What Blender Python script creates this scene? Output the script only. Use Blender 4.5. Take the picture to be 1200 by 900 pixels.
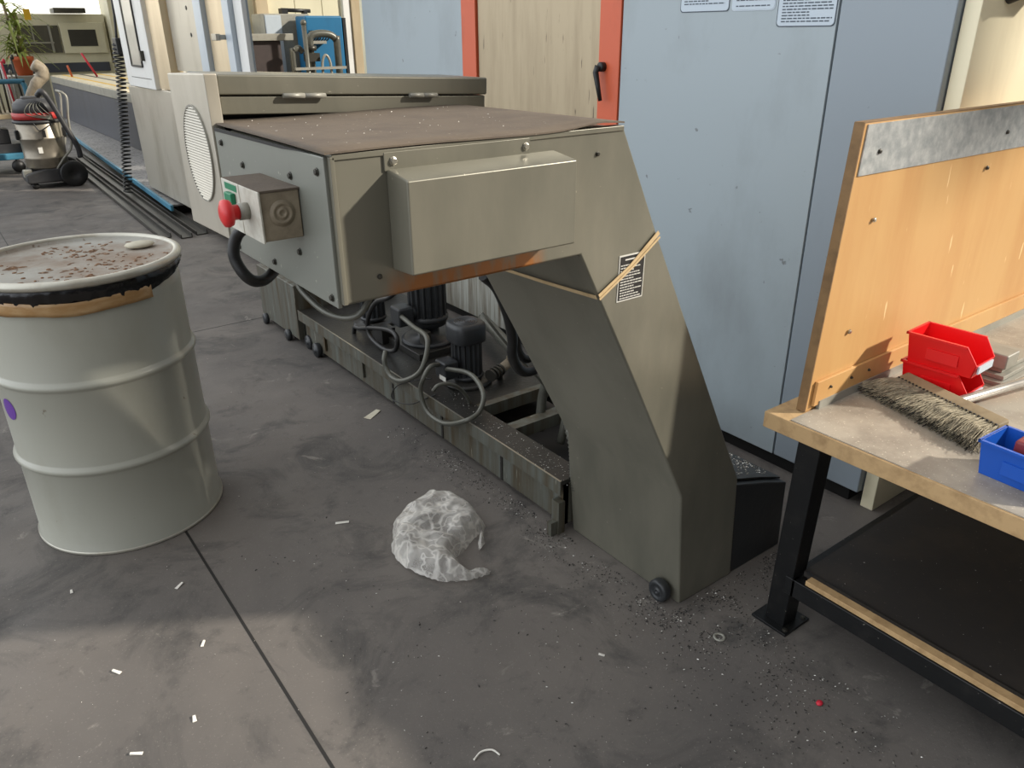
import bpy, bmesh, math, random
from mathutils import Vector, Matrix, noise
from mathutils.geometry import delaunay_2d_cdt
random.seed(7)
PI = math.pi
for o in list(bpy.data.objects): bpy.data.objects.remove(o)
S = bpy.context.scene
COL = S.collection

# ------------------------------------------------------------------ camera
cam = bpy.data.cameras.new('camera'); cam.sensor_width = 36; cam.lens = 908/1200*36
cam.clip_start = .02; cam.clip_end = 200
co = bpy.data.objects.new('camera', cam); COL.objects.link(co); S.camera = co
R = Matrix(((0.8014976531594822, 0.25294839503461297, -0.5418658703307081),
            (-0.5979470427462111, 0.3271785705592476, -0.7317195617433419),
            (-0.007800387868765073, 0.9104786062375221, 0.41348260124565817)))
co.matrix_world = Matrix.Translation((0, 0, 1.5)) @ R.to_4x4()

# ------------------------------------------------------------------ light
S.view_settings.view_transform = 'Standard'
S.view_settings.look = 'None'
S.view_settings.gamma = 1
S.view_settings.use_curve_mapping = False
S.view_settings.exposure = 0.08
SUN_DIR = Vector((.084, -.067, .056)).normalized()      # towards the sun
SUN_E = 5.2
SKY_E = 1.0

w = bpy.data.worlds.new('World'); S.world = w; w.use_nodes = True
nt = w.node_tree; nt.nodes.clear()
out = nt.nodes.new('ShaderNodeOutputWorld'); bg = nt.nodes.new('ShaderNodeBackground')
geo = nt.nodes.new('ShaderNodeNewGeometry')
sep = nt.nodes.new('ShaderNodeSeparateXYZ'); nt.links.new(geo.outputs['Incoming'], sep.inputs[0])
def wmath(op, a, b=None):
    n = nt.nodes.new('ShaderNodeMath'); n.operation = op
    for i, v in enumerate((a, b)):
        if v is None: continue
        if isinstance(v, (int, float)): n.inputs[i].default_value = v
        else: nt.links.new(v, n.inputs[i])
    return n.outputs[0]
# Incoming points from the sky to the eye: minus the view direction
up = wmath('MULTIPLY', sep.outputs['Z'], -1)
left = wmath('ADD', wmath('MULTIPLY', sep.outputs['X'], .8), wmath('MULTIPLY', sep.outputs['Y'], -.45))
ramp = nt.nodes.new('ShaderNodeValToRGB')
ramp.color_ramp.elements[0].position = 0.0; ramp.color_ramp.elements[0].color = (.035, .035, .035, 1)
e = ramp.color_ramp.elements.new(.35); e.color = (.17, .17, .17, 1)
ramp.color_ramp.elements[-1].position = 1.0; ramp.color_ramp.elements[-1].color = (.58, .57, .56, 1)
nt.links.new(up, ramp.inputs[0])
ramp2 = nt.nodes.new('ShaderNodeValToRGB')
ramp2.color_ramp.elements[0].position = 0.0; ramp2.color_ramp.elements[0].color = (0, 0, 0, 1)
ramp2.color_ramp.elements[1].position = .9; ramp2.color_ramp.elements[1].color = (1.95, 2.06, 2.18, 1)
nt.links.new(left, ramp2.inputs[0])
mx = nt.nodes.new('ShaderNodeMix'); mx.data_type = 'RGBA'; mx.blend_type = 'ADD'
mx.inputs[0].default_value = 1
nt.links.new(ramp.outputs[0], mx.inputs[6]); nt.links.new(ramp2.outputs[0], mx.inputs[7])
nt.links.new(mx.outputs[2], bg.inputs[0]); bg.inputs[1].default_value = SKY_E
nt.links.new(bg.outputs[0], out.inputs[0])

sl = bpy.data.lights.new('sun', 'SUN'); sl.energy = SUN_E; sl.angle = math.radians(2.6); sl.color = (1.0, .93, .82)
so = bpy.data.objects.new('sun', sl); COL.objects.link(so)
so.rotation_mode = 'QUATERNION'; so.rotation_quaternion = SUN_DIR.to_track_quat('Z', 'Y'); so.location = (4, -4, 5)

# ------------------------------------------------------------------ materials
def lin(c):
    r = []
    for v in c:
        v /= 255
        r.append(v/12.92 if v <= .04045 else ((v+.055)/1.055)**2.4)
    return (*r, 1)
MATS = {}
def mat(name, col, rough=.5, metal=0., dirt=None, amount=.0, scale=6., streak=1., bump=0., bscale=60., alpha=1., spec=.5, emit=None, trans=0., fleck=None, flamt=.0, flscale=80.):
    """procedural material: base colour, patchy grime (stretched downwards by streak), flecks, fine bump"""
    if name in MATS: return MATS[name]
    m = bpy.data.materials.new(name); m.use_nodes = True; MATS[name] = m
    N = m.node_tree.nodes; L = m.node_tree.links; b = N['Principled BSDF']
    b.inputs['Base Color'].default_value = lin(col); b.inputs['Roughness'].default_value = rough
    b.inputs['Metallic'].default_value = metal; b.inputs['Specular IOR Level'].default_value = spec
    b.inputs['Transmission Weight'].default_value = trans; b.inputs['Alpha'].default_value = alpha
    if emit:
        b.inputs['Emission Color'].default_value = lin(col); b.inputs['Emission Strength'].default_value = emit
    tc = N.new('ShaderNodeTexCoord'); mp = N.new('ShaderNodeMapping'); L.new(tc.outputs['Object'], mp.inputs[0])
    mp.inputs['Scale'].default_value = (1, 1, 1/streak)
    cur = None
    if dirt:
        n = N.new('ShaderNodeTexNoise'); n.inputs['Scale'].default_value = scale; n.inputs['Detail'].default_value = 8; n.inputs['Roughness'].default_value = .62
        L.new(mp.outputs[0], n.inputs['Vector'])
        r = N.new('ShaderNodeMapRange'); r.inputs[1].default_value = .62-.35*amount; r.inputs[2].default_value = .9-.2*amount
        r.inputs[4].default_value = min(1, .35+amount)
        L.new(n.outputs[0], r.inputs[0])
        x = N.new('ShaderNodeMix'); x.data_type = 'RGBA'; L.new(r.outputs[0], x.inputs[0])
        x.inputs[6].default_value = lin(col); x.inputs[7].default_value = lin(dirt); cur = x.outputs[2]
    if fleck:
        v = N.new('ShaderNodeTexNoise'); v.inputs['Scale'].default_value = flscale; v.inputs['Detail'].default_value = 3
        L.new(mp.outputs[0] if streak >= 5 else tc.outputs['Object'], v.inputs['Vector'])
        r = N.new('ShaderNodeMapRange'); r.inputs[1].default_value = .72-flamt*.3; r.inputs[2].default_value = .76-flamt*.3
        L.new(v.outputs[0], r.inputs[0])
        x = N.new('ShaderNodeMix'); x.data_type = 'RGBA'; L.new(r.outputs[0], x.inputs[0])
        if cur: L.new(cur, x.inputs[6])
        else: x.inputs[6].default_value = lin(col)
        x.inputs[7].default_value = lin(fleck); cur = x.outputs[2]
    if cur: L.new(cur, b.inputs['Base Color'])
    if bump:
        n = N.new('ShaderNodeTexNoise'); n.inputs['Scale'].default_value = bscale; n.inputs['Detail'].default_value = 4
        L.new(tc.outputs['Object'], n.inputs['Vector'])
        bp = N.new('ShaderNodeBump'); bp.inputs['Strength'].default_value = bump; bp.inputs['Distance'].default_value = .004
        L.new(n.outputs[0], bp.inputs['Height']); L.new(bp.outputs[0], b.inputs['Normal'])
    return m

M = dict(
 conv=mat('olive_grey_enamel', (125, 122, 109), .36, .3, (92, 92, 82), .5, 4, 3, .05, 25, fleck=(160, 156, 140), flamt=-.02, flscale=75),
 convtop=mat('dust_brown_plate', (106, 95, 83), .75, 0, (86, 77, 70), .5, 9, 1, .3, 120, fleck=(150, 138, 122), flamt=.06, flscale=70, spec=.3),
 side=mat('grey_enamel_side', (132, 134, 126), .38, .25, (112, 110, 98), .35, 5, 2, .05, 25, fleck=(180, 178, 165), flamt=.04, flscale=70),
 tank=mat('oily_grey_paint', (98, 104, 99), .45, 0, (66, 52, 28), 1.0, 24, 16, .15, 60, fleck=(150, 150, 138), flamt=.08, flscale=110),
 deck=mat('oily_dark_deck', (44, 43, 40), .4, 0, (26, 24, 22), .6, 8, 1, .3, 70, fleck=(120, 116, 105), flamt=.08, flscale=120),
 black=mat('black_rubber', (24, 24, 24), .45, 0, (60, 57, 52), .25, 14, 1, .1, 90),
 motor=mat('dark_motor_paint', (46, 48, 50), .42, .1, (24, 24, 23), .4, 12, 1, .1, 60),
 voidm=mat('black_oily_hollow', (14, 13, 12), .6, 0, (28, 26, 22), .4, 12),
 blue=mat('pale_blue_grey_paint', (158, 169, 174), .4, 0, (126, 132, 134), .38, 2.6, 2.0, .03, 20, fleck=(118, 124, 126), flamt=.02, flscale=26),
 bluegrey=mat('blue_grey_paint', (142, 152, 160), .4, 0, (120, 128, 130), .25, 2.6, 2.5, .03, 20, fleck=(104, 110, 112), flamt=.01, flscale=26),
 stained=mat('stained_white_paint', (196, 200, 192), .5, 0, (84, 66, 40), 1.05, 34, 22, .1, 50),
 orange=mat('orange_paint', (203, 92, 56), .42, 0, (160, 76, 50), .35, 6, 2),
 doorm=mat('brushed_sandy_steel', (176, 160, 132), .42, .35, (140, 124, 98), .4, 12, 8, .06, 60, fleck=(104, 92, 74), flamt=.13, flscale=60),
 beige=mat('beige_paint', (240, 230, 198), .5, 0, (178, 164, 136), .25, 3, 4, .03, 20),
 cream=mat('cream_paint', (214, 208, 180), .5, 0, (180, 172, 146), .3, 2, 2),
 white=mat('white_paint', (224, 224, 220), .45, 0, (190, 186, 176), .3, 4, 2),
 paleframe=mat('pale_frame_enamel', (188, 198, 206), .35, .1, (160, 170, 178), .3, 6, 4),
 stain=mat('stainless_steel', (196, 190, 176), .38, .55, (150, 142, 122), .4, 4, 2.5, .04, 16),
 brass=mat('warm_sheet_steel', (222, 204, 172), .34, .55, (180, 158, 122), .4, 4, 5),
 drum=mat('grey_drum_paint', (172, 172, 160), .30, 0, (152, 148, 132), .35, 4, 2, .04, 12, fleck=(128, 120, 104), flamt=-.02, flscale=22),
 rim=mat('drum_rim_metal', (196, 193, 180), .32, .4, (150, 138, 116), .4, 16),
 lidm=mat('dirty_drum_lid', (176, 174, 166), .85, 0, (128, 98, 72), .62, 5, 1, .5, 50, fleck=(104, 78, 58), flamt=.30, flscale=17, spec=.15),
 bagb=mat('black_bin_liner', (16, 16, 18), .22, 0, None, 0, 1, 1, 1.0, 38),
 tape=mat('brown_packing_tape', (172, 134, 88), .25, 0, (205, 176, 132), .5, 14, .3, .2, 30),
 purple=mat('purple_sticker', (104, 58, 156), .4, 0, (80, 42, 120), .3, 40),
 ply=mat('plywood', (203, 160, 102), .55, 0, (184, 130, 72), .55, 5, 6, .06, 40, fleck=(232, 200, 148), flamt=.14, flscale=45),
 plyedge=mat('plywood_edge', (134, 104, 68), .7, 0, (90, 68, 44), .5, 20, 1, .2, 80),
 batten=mat('chipboard_edge', (186, 154, 110), .7, 0, (130, 100, 64), .5, 26, 1, .2, 80),
 zinc=mat('galvanised_strip', (158, 163, 165), .4, .35, (206, 208, 206), .75, 40, 1, .05, 30),
 tabletop=mat('dusty_steel_top', (168, 160, 146), .55, .15, (116, 108, 98), .6, 8, 1, .2, 90, fleck=(206, 198, 180), flamt=.22, flscale=160),
 blacksteel=mat('black_steel', (22, 23, 24), .4, .2, (46, 44, 42), .3, 20, 1, .1, 60, fleck=(140, 136, 126), flamt=-.02, flscale=110),
 shelf=mat('dark_shelf_sheet', (44, 41, 39), .6, 0, (66, 58, 50), .45, 5, 1, .1, 60, fleck=(120, 112, 100), flamt=.02, flscale=140),
 red=mat('red_plastic', (222, 14, 20), .35, 0, (200, 10, 16), .2, 8),
 bluep=mat('blue_plastic', (22, 82, 178), .35, 0, (16, 64, 150), .2, 8),
 maroon=mat('maroon_rubber', (124, 44, 50), .5),
 estop=mat('red_button_plastic', (214, 44, 46), .35),
 green=mat('green_button_plastic', (22, 122, 84), .4),
 ctrl=mat('dusty_beige_box', (150, 138, 118), .6, 0, (104, 92, 74), .6, 20, 1, .15, 80),
 plate=mat('control_plate', (206, 204, 192), .45, .2, (150, 140, 120), .4, 30),
 bolt=mat('dark_bolt_steel', (70, 68, 62), .4, .6),
 chrome=mat('bright_bolt_steel', (176, 172, 160), .3, .8),
 bristle=mat('grey_bristles', (182, 170, 144), .7, 0, (78, 70, 58), .6, 45),
 wood=mat('broom_wood', (150, 134, 106), .7, 0, (100, 86, 64), .4, 20),
 alu=mat('aluminium_tube', (188, 184, 178), .32, .7, (140, 136, 130), .4, 12),
 label=mat('black_label', (28, 27, 28), .45),
 labelw=mat('label_white_print', (214, 212, 204), .5),
 paper=mat('white_sticker', (188, 200, 210), .45),
 ink=mat('grey_print', (70, 80, 90), .6),
 strap=mat('cream_packing_strap', (206, 180, 138), .45, 0, (164, 138, 98), .4, 30),
 rust=mat('rust', (150, 84, 34), .8, 0, (110, 62, 30), .5, 20),
 poly=mat('clear_plastic_film', (222, 218, 210), .12, 0, (180, 168, 150), .2, 18, 1, .35, 50, alpha=.40),
 scrap=mat('white_paper', (226, 222, 212), .7),
 chips=mat('bright_metal_chips', (206, 204, 196), .3, .7),
 darkchips=mat('dark_metal_grit', (40, 38, 36), .6, .2),
 terracotta=mat('terracotta', (204, 100, 56), .6, 0, (176, 82, 46), .3, 10),
 leaf=mat('green_leaf', (158, 170, 88), .5, 0, (96, 116, 50), .5, 12),
 glass=mat('dark_window_glass', (64, 62, 56), .12, 0, (92, 88, 78), .3, 5),
 cabglass=mat('cabin_door_glass', (176, 172, 160), .12, 0, (150, 144, 130), .3, 4),
 bellows=mat('dark_bellows', (62, 66, 76), .5, 0, (46, 48, 54), .5, 3, 3),
 tread=mat('tread_plate_steel', (140, 138, 136), .5, .3, (100, 98, 98), .5, 5, 1, .9, 70, fleck=(88, 86, 86), flamt=.55, flscale=28),
 cyan=mat('light_blue_paint', (70, 132, 158), .45, 0, (56, 96, 116), .6, 8),
 machblue=mat('machine_blue_paint', (30, 104, 146), .4, 0, (26, 86, 124), .4, 5, 2),
 table=mat('machined_table', (226, 212, 180), .45, .2, (170, 146, 108), .4, 6),
 castm=mat('grey_casting', (150, 148, 138), .45, .2, (110, 106, 96), .4, 8),
 vacgrey=mat('vacuum_steel', (146, 138, 124), .35, .6, (110, 102, 88), .4, 8),
 vacdark=mat('vacuum_dark_plastic', (52, 52, 54), .5, 0, (84, 80, 74), .3, 10),
 vacred=mat('vacuum_red_band', (176, 52, 48), .45, 0, (130, 40, 38), .3, 14),
 pipe=mat('grey_pipe', (92, 92, 84), .4, .3, (60, 58, 52), .4, 12),
 darkbox=mat('dark_brown_sheet', (60, 50, 48), .5, 0, (44, 38, 36), .4, 8),
 redrod=mat('red_rod', (200, 40, 60), .5),
 yellow=mat('yellow_plastic', (224, 178, 40), .5),
 daylight=mat('bright_daylight_pane', (255, 252, 240), .5, emit=1.25),
 concrete2=mat('pale_stone', (206, 200, 180), .7, 0, (180, 168, 140), .4, 30),
)
def rust_bleed():
    """rust bleeding up from the lower edge of the conveyor's discharge box (a stain with its own place)"""
    m = M['conv'].copy(); m.name = 'olive_grey_enamel_rusted'
    N = m.node_tree.nodes; L = m.node_tree.links; b = N['Principled BSDF']
    src = b.inputs['Base Color'].links[0].from_socket
    tc = N.new('ShaderNodeTexCoord'); sp = N.new('ShaderNodeSeparateXYZ'); L.new(tc.outputs['Object'], sp.inputs[0])
    def mr(sock, a, bb, c=0, d=1):
        r = N.new('ShaderNodeMapRange'); L.new(sock, r.inputs[0])
        r.inputs[1].default_value = a; r.inputs[2].default_value = bb; r.inputs[3].default_value = c; r.inputs[4].default_value = d
        return r.outputs[0]
    def mul(a, c):
        n = N.new('ShaderNodeMath'); n.operation = 'MULTIPLY'
        for i, v in enumerate((a, c)):
            if isinstance(v, (int, float)): n.inputs[i].default_value = v
            else: L.new(v, n.inputs[i])
        return n.outputs[0]
    low = mr(sp.outputs['Z'], 1.145, 1.10); x1 = mr(sp.outputs['X'], .56, .66); x2 = mr(sp.outputs['X'], .93, .84)
    mp = N.new('ShaderNodeMapping'); L.new(tc.outputs['Object'], mp.inputs[0]); mp.inputs['Scale'].default_value = (1, 1, .22)
    n = N.new('ShaderNodeTexNoise'); n.inputs['Scale'].default_value = 26; n.inputs['Detail'].default_value = 6
    L.new(mp.outputs[0], n.inputs['Vector'])
    f = mul(mul(mul(low, x1), x2), mr(n.outputs[0], .38, .62))
    f = mul(f, 2.3); 
    nf = N.new('ShaderNodeMath'); nf.operation = 'MINIMUM'; L.new(f, nf.inputs[0]); nf.inputs[1].default_value = .9
    x = N.new('ShaderNodeMix'); x.data_type = 'RGBA'; L.new(nf.outputs[0], x.inputs[0]); L.new(src, x.inputs[6])
    x.inputs[7].default_value = lin((158, 98, 42)); L.new(x.outputs[2], b.inputs['Base Color'])
    return m
M['convrust'] = rust_bleed()
def film():
    # thin film: more opaque where seen edge-on and along its creases
    m = M['poly']; N = m.node_tree.nodes; L = m.node_tree.links; b = N['Principled BSDF']
    lw = N.new('ShaderNodeLayerWeight'); lw.inputs[0].default_value = .45
    tc = N.new('ShaderNodeTexCoord'); n = N.new('ShaderNodeTexNoise'); n.inputs['Scale'].default_value = 14; n.inputs['Detail'].default_value = 3; n.inputs['Distortion'].default_value = .6
    L.new(tc.outputs['Object'], n.inputs['Vector'])
    r = N.new('ShaderNodeMapRange'); L.new(n.outputs[0], r.inputs[0]); r.inputs[1].default_value = .35; r.inputs[2].default_value = .7; r.inputs[3].default_value = .12; r.inputs[4].default_value = .40
    a = N.new('ShaderNodeMath'); a.operation = 'MULTIPLY_ADD'; L.new(lw.outputs['Facing'], a.inputs[0]); a.inputs[1].default_value = .55; L.new(r.outputs[0], a.inputs[2]); a.use_clamp = True
    # sharp creases show as white lines
    cr = None
    for sc_, wd_ in ((9, .035), (21, .05)):
        n2 = N.new('ShaderNodeTexNoise'); n2.inputs['Scale'].default_value = sc_; n2.inputs['Detail'].default_value = 1.5; n2.inputs['Distortion'].default_value = .3
        L.new(tc.outputs['Object'], n2.inputs['Vector'])
        s1 = N.new('ShaderNodeMath'); s1.operation = 'SUBTRACT'; L.new(n2.outputs[0], s1.inputs[0]); s1.inputs[1].default_value = .5
        s2 = N.new('ShaderNodeMath'); s2.operation = 'ABSOLUTE'; L.new(s1.outputs[0], s2.inputs[0])
        s3 = N.new('ShaderNodeMapRange'); L.new(s2.outputs[0], s3.inputs[0]); s3.inputs[1].default_value = 0; s3.inputs[2].default_value = wd_; s3.inputs[3].default_value = .36; s3.inputs[4].default_value = 0
        if cr is None: cr = s3.outputs[0]
        else:
            s4 = N.new('ShaderNodeMath'); s4.operation = 'MAXIMUM'; L.new(cr, s4.inputs[0]); L.new(s3.outputs[0], s4.inputs[1]); cr = s4.outputs[0]
    f = N.new('ShaderNodeMath'); f.operation = 'ADD'; f.use_clamp = True; L.new(a.outputs[0], f.inputs[0]); L.new(cr, f.inputs[1])
    L.new(f.outputs[0], b.inputs['Alpha'])
film()

def floor_mat():
    m = bpy.data.materials.new('stained_concrete'); m.use_nodes = True
    N = m.node_tree.nodes; L = m.node_tree.links; b = N['Principled BSDF']
    tc = N.new('ShaderNodeTexCoord')
    def noise_(s, d=8, r=.6, dist=0):
        n = N.new('ShaderNodeTexNoise'); n.inputs['Scale'].default_value = s; n.inputs['Detail'].default_value = d
        n.inputs['Roughness'].default_value = r; n.inputs['Distortion'].default_value = dist
        L.new(tc.outputs['Object'], n.inputs['Vector']); return n.outputs[0]
    def rr(s, a, c, o0=0., o1=1.):
        r = N.new('ShaderNodeMapRange'); L.new(s, r.inputs[0]); r.inputs[1].default_value = a; r.inputs[2].default_value = c
        r.inputs[3].default_value = o0; r.inputs[4].default_value = o1; return r.outputs[0]
    def mix(f, a, c):
        x = N.new('ShaderNodeMix'); x.data_type = 'RGBA'; L.new(f, x.inputs[0])
        for i, v in ((6, a), (7, c)):
            if isinstance(v, tuple): x.inputs[i].default_value = lin(v)
            else: L.new(v, x.inputs[i])
        return x.outputs[2]
    c = mix(rr(noise_(.9, 6, .6, .4), .35, .65), (114, 108, 102), (90, 86, 83))
    c = mix(rr(noise_(3.1, 10, .68, .8), .5, .68), c, (70, 68, 66))
    c = mix(rr(noise_(11, 8, .7), .58, .76, 0, .7), c, (58, 56, 55))
    c = mix(rr(noise_(4.3, 9, .7, 1.2), .62, .68, 0, .6), c, (150, 144, 135))
    c = mix(rr(noise_(150, 3, .6), .62, .72, 0, .4), c, (158, 152, 142))
    L.new(c, b.inputs['Base Color'])
    L.new(rr(noise_(4, 6), .3, .7, .5, .8), b.inputs['Roughness'])
    b.inputs['Specular IOR Level'].default_value = .35
    bp = N.new('ShaderNodeBump'); bp.inputs['Strength'].default_value = .25; bp.inputs['Distance'].default_value = .004
    L.new(noise_(60, 6, .7), bp.inputs['Height']); L.new(bp.outputs[0], b.inputs['Normal'])
    return m
M['floor'] = floor_mat()

# ------------------------------------------------------------------ mesh helpers
V = Vector
class MB:
    def __init__(s): s.bm = bmesh.new()
    def box(s, x0, x1, y0, y1, z0, z1, mtx=None):
        vs = [V((x, y, z)) for x in (x0, x1) for y in (y0, y1) for z in (z0, z1)]
        if mtx: vs = [mtx @ v for v in vs]
        v = [s.bm.verts.new(p) for p in vs]
        for f in ((0, 1, 3, 2), (4, 6, 7, 5), (0, 4, 5, 1), (2, 3, 7, 6), (0, 2, 6, 4), (1, 5, 7, 3)): s.bm.faces.new([v[i] for i in f])
        return s
    def prism(s, poly, axis, a, b):
        """polygon in the plane across axis ('x': (y,z), 'y': (x,z), 'z': (x,y)) between a and b"""
        def P(p, t): return {'x': V((t, p[0], p[1])), 'y': V((p[0], t, p[1])), 'z': V((p[0], p[1], t))}[axis]
        A = [s.bm.verts.new(P(p, a)) for p in poly]; B = [s.bm.verts.new(P(p, b)) for p in poly]
        s.bm.faces.new(A); s.bm.faces.new(B[::-1]); n = len(poly)
        for i in range(n): s.bm.faces.new([A[i], B[i], B[(i+1) % n], A[(i+1) % n]])
        return s
    def hull(s, corners8):
        """two quads (bottom 4, top 4) joined"""
        v = [s.bm.verts.new(V(p)) for p in corners8]
        s.bm.faces.new(v[:4]); s.bm.faces.new(v[4:][::-1])
        for i in range(4): s.bm.faces.new([v[i], v[i+4], v[(i+1) % 4+4], v[(i+1) % 4]])
        return s
    def tube(s, pts, r, seg=10, caps=True, smooth=True):
        pts = [V(p) for p in pts]; rings = []; n = len(pts)
        rs = r if isinstance(r, (list, tuple)) else [r]*n
        up = None
        for i, p in enumerate(pts):
            t = (pts[min(i+1, n-1)]-pts[max(i-1, 0)]).normalized()
            if up is None:
                up = V((0, 0, 1)) if abs(t.z) < .9 else V((1, 0, 0))
            a = (up - t*up.dot(t)).normalized(); up = a; b = t.cross(a)
            rings.append([s.bm.verts.new(p+(a*math.cos(2*PI*k/seg)+b*math.sin(2*PI*k/seg))*rs[i]) for k in range(seg)])
        for i in range(n-1):
            for k in range(seg):
                f = s.bm.faces.new([rings[i][k], rings[i][(k+1) % seg], rings[i+1][(k+1) % seg], rings[i+1][k]]); f.smooth = smooth
        if caps: s.bm.faces.new(rings[0][::-1]); s.bm.faces.new(rings[-1])
        return s
    def lathe(s, prof, c=(0, 0), seg=48, mtx=None, smooth=True, a0=0, a1=2*PI, caps=True):
        """profile of (radius, z) turned about a vertical axis through c"""
        full = abs(a1-a0-2*PI) < 1e-6; n = seg if full else seg+1; rings = []
        for (r, z) in prof:
            ring = []
            for k in range(n):
                a = a0+(a1-a0)*k/seg
                p = V((r*math.cos(a), r*math.sin(a), z))
                p = mtx @ p if mtx else p+V((c[0], c[1], 0))
                ring.append(s.bm.verts.new(p))
            rings.append(ring)
        for i in range(len(prof)-1):
            for k in range(seg):
                k2 = (k+1) % n
                f = s.bm.faces.new([rings[i][k], rings[i][k2], rings[i+1][k2], rings[i+1][k]]); f.smooth = smooth
        if full and caps and prof[0] != prof[-1]:
            if prof[0][0] > 1e-5: s.bm.faces.new(rings[0][::-1])
            if prof[-1][0] > 1e-5: s.bm.faces.new(rings[-1])
        bmesh.ops.remove_doubles(s.bm, verts=s.bm.verts, dist=1e-6)
        return s
    def cyl(s, a, b, r, seg=16, r2=None):
        return s.tube([a, b], [r, r if r2 is None else r2], seg)
    def ball(s, c, rx, ry, rz, seg=12):
        m = Matrix.Translation(c) @ Matrix.Diagonal((rx, ry, rz, 1))
        r = bmesh.ops.create_icosphere(s.bm, subdivisions=2, radius=1, matrix=m)
        for v in r['verts']:
            for f in v.link_faces: f.smooth = True
        return s
    def build(s, name, m, parent=None, bevel=0, seg=2, smooth_by=None):
        bmesh.ops.recalc_face_normals(s.bm, faces=s.bm.faces)
        me = bpy.data.meshes.new(name)
        # geometry is laid out in world metres; its origin goes to the base of its bounds or to its parent's origin
        if parent: org = V(parent.get('_o', (0, 0, 0)))
        else:
            xs = [v.co for v in s.bm.verts]
            org = V(((min(p.x for p in xs)+max(p.x for p in xs))/2, (min(p.y for p in xs)+max(p.y for p in xs))/2, min(p.z for p in xs)))
        s.bm.to_mesh(me); s.bm.free()
        o = bpy.data.objects.new(name, me); COL.objects.link(o)
        me.materials.append(M[m] if isinstance(m, str) else m)
        if parent:
            o.parent = parent; o.matrix_parent_inverse = parent.matrix_world.inverted() if False else Matrix.Translation(-V(parent['_o'])) if parent.type == 'EMPTY' else Matrix.Identity(4)
            o['_o'] = (0., 0., 0.)
        else: o['_o'] = (0., 0., 0.)
        if bevel:
            bv = o.modifiers.new('bevel', 'BEVEL'); bv.width = bevel; bv.segments = seg; bv.limit_method = 'ANGLE'; bv.angle_limit = math.radians(35)
            for p in me.polygons: p.use_smooth = True
            wn = o.modifiers.new('wn', 'WEIGHTED_NORMAL')
        return o
def thing(name, label, cat, loc, group=None):
    o = bpy.data.objects.new(name, None); COL.objects.link(o); o.location = loc
    o['_o'] = tuple(float(v) for v in loc); o['label'] = label; o['category'] = cat; o.empty_display_size = .1
    if group: o['group'] = group
    return o
def tag(o, label, cat, group=None, kind=None):
    o['label'] = label; o['category'] = cat
    if group: o['group'] = group
    if kind: o['kind'] = kind
    return o
def struct(o): o['kind'] = 'structure'; return o
def spline(pts, n=10):
    P = [V(p) for p in pts]; P = [P[0]*2-P[1]]+P+[P[-1]*2-P[-2]]; out = []
    for i in range(1, len(P)-2):
        for k in range(n):
            t = k/n; a, b, c, d = P[i-1:i+3]
            out.append(.5*((2*b)+(c-a)*t+(2*a-5*b+4*c-d)*t*t+(3*b-a-3*c+d)*t**3))
    out.append(P[-2]); return out
def lay(axis, pos, mtx=None):
    """matrix that carries local z onto an axis at pos"""
    q = {'x': V((1, 0, 0)), '-x': V((-1, 0, 0)), 'y': V((0, 1, 0)), '-y': V((0, -1, 0)), 'z': V((0, 0, 1))}[axis]
    return Matrix.Translation(pos) @ q.to_track_quat('Z', 'Y').to_matrix().to_4x4()
def bolt(parent, pos, axis, r=.0055, m='bolt', name='bolt'):
    b = MB(); b.lathe([(r*1.35, 0), (r*1.35, .0015), (r, .002), (r, .0045), (r*.8, .005), (0, .005)], seg=8, mtx=lay(axis, pos), smooth=False)
    return b.build(name, m, parent)

# ================================================================== THE SETTING
b = MB(); b.box(-12, 9, -6, 30, -.1, 0); struct(b.build('floor', 'floor'))
# floor joints: thin dark grooves filled with grit
b = MB(); b.box(.398, .406, -4, 14, -.002, .0006); j = struct(b.build('trim_1', 'darkchips'))
b = MB(); b.box(-6, 2.2, 4.29, 4.297, -.002, .0006); struct(b.build('trim_2', 'darkchips'))
b = MB(); b.box(-12, 9, 27, 27.2, 0, 6); struct(b.build('wall_back', 'white'))
b = MB(); b.box(6.2, 6.4, 9.3, 27, 0, 6)
struct(b.build('wall_right', 'cream'))
# unseen hanging block added behind the camera to keep direct sun off the drum
b = MB(); b.box(5.9, 6.28, -2.2, -2, 3.82, 6.2); struct(b.build('sun_blocker', 'white'))

# ================================================================== CHIP CONVEYOR
CV = thing('chip_conveyor', 'olive-grey sheet-metal chip conveyor with sloping riser and overhanging discharge box', 'chip conveyor', (1.4, 1.38, 0))
Y0, Y1 = 1.135, 1.60
poly = [(1.43, 0), (1.395, .375), (1.19, .765), (1.013, 1.092), (.5, 1.092), (.5, 1.33), (1.118, 1.33), (1.231, 1.105), (1.634, .346), (1.66, 0)]
b = MB(); b.prism(poly, 'y', Y0, Y1); b.build('housing', 'convrust', CV, bevel=.006)
# folded flange frame round the front face (top edge, left corner)
b = MB(); b.box(.502, 1.115, Y0-.003, Y0+.02, 1.324, 1.334); b.box(.4985, .507, Y0-.003, Y0+.01, 1.094, 1.33)
b.build('front_flange', 'conv', CV, bevel=.0015)
# left side panel
b = MB(); b.box(.492, .5, 1.141, 1.66, 1.088, 1.330); b.build('side_panel', 'side', CV, bevel=.002)
for y, z in ((1.624, 1.305), (1.513, 1.275), (1.167, 1.305), (1.279, 1.285), (1.61, 1.1), (1.278, 1.156), (1.16, 1.103), (1.41, 1.11)):
    bolt(CV, (.492, y, z), '-x', .005)
for x, z in ((.944, 1.228), (1.049, 1.286), (.568, 1.131)): bolt(CV, (x, Y0, z), '-y', .0035)
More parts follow.
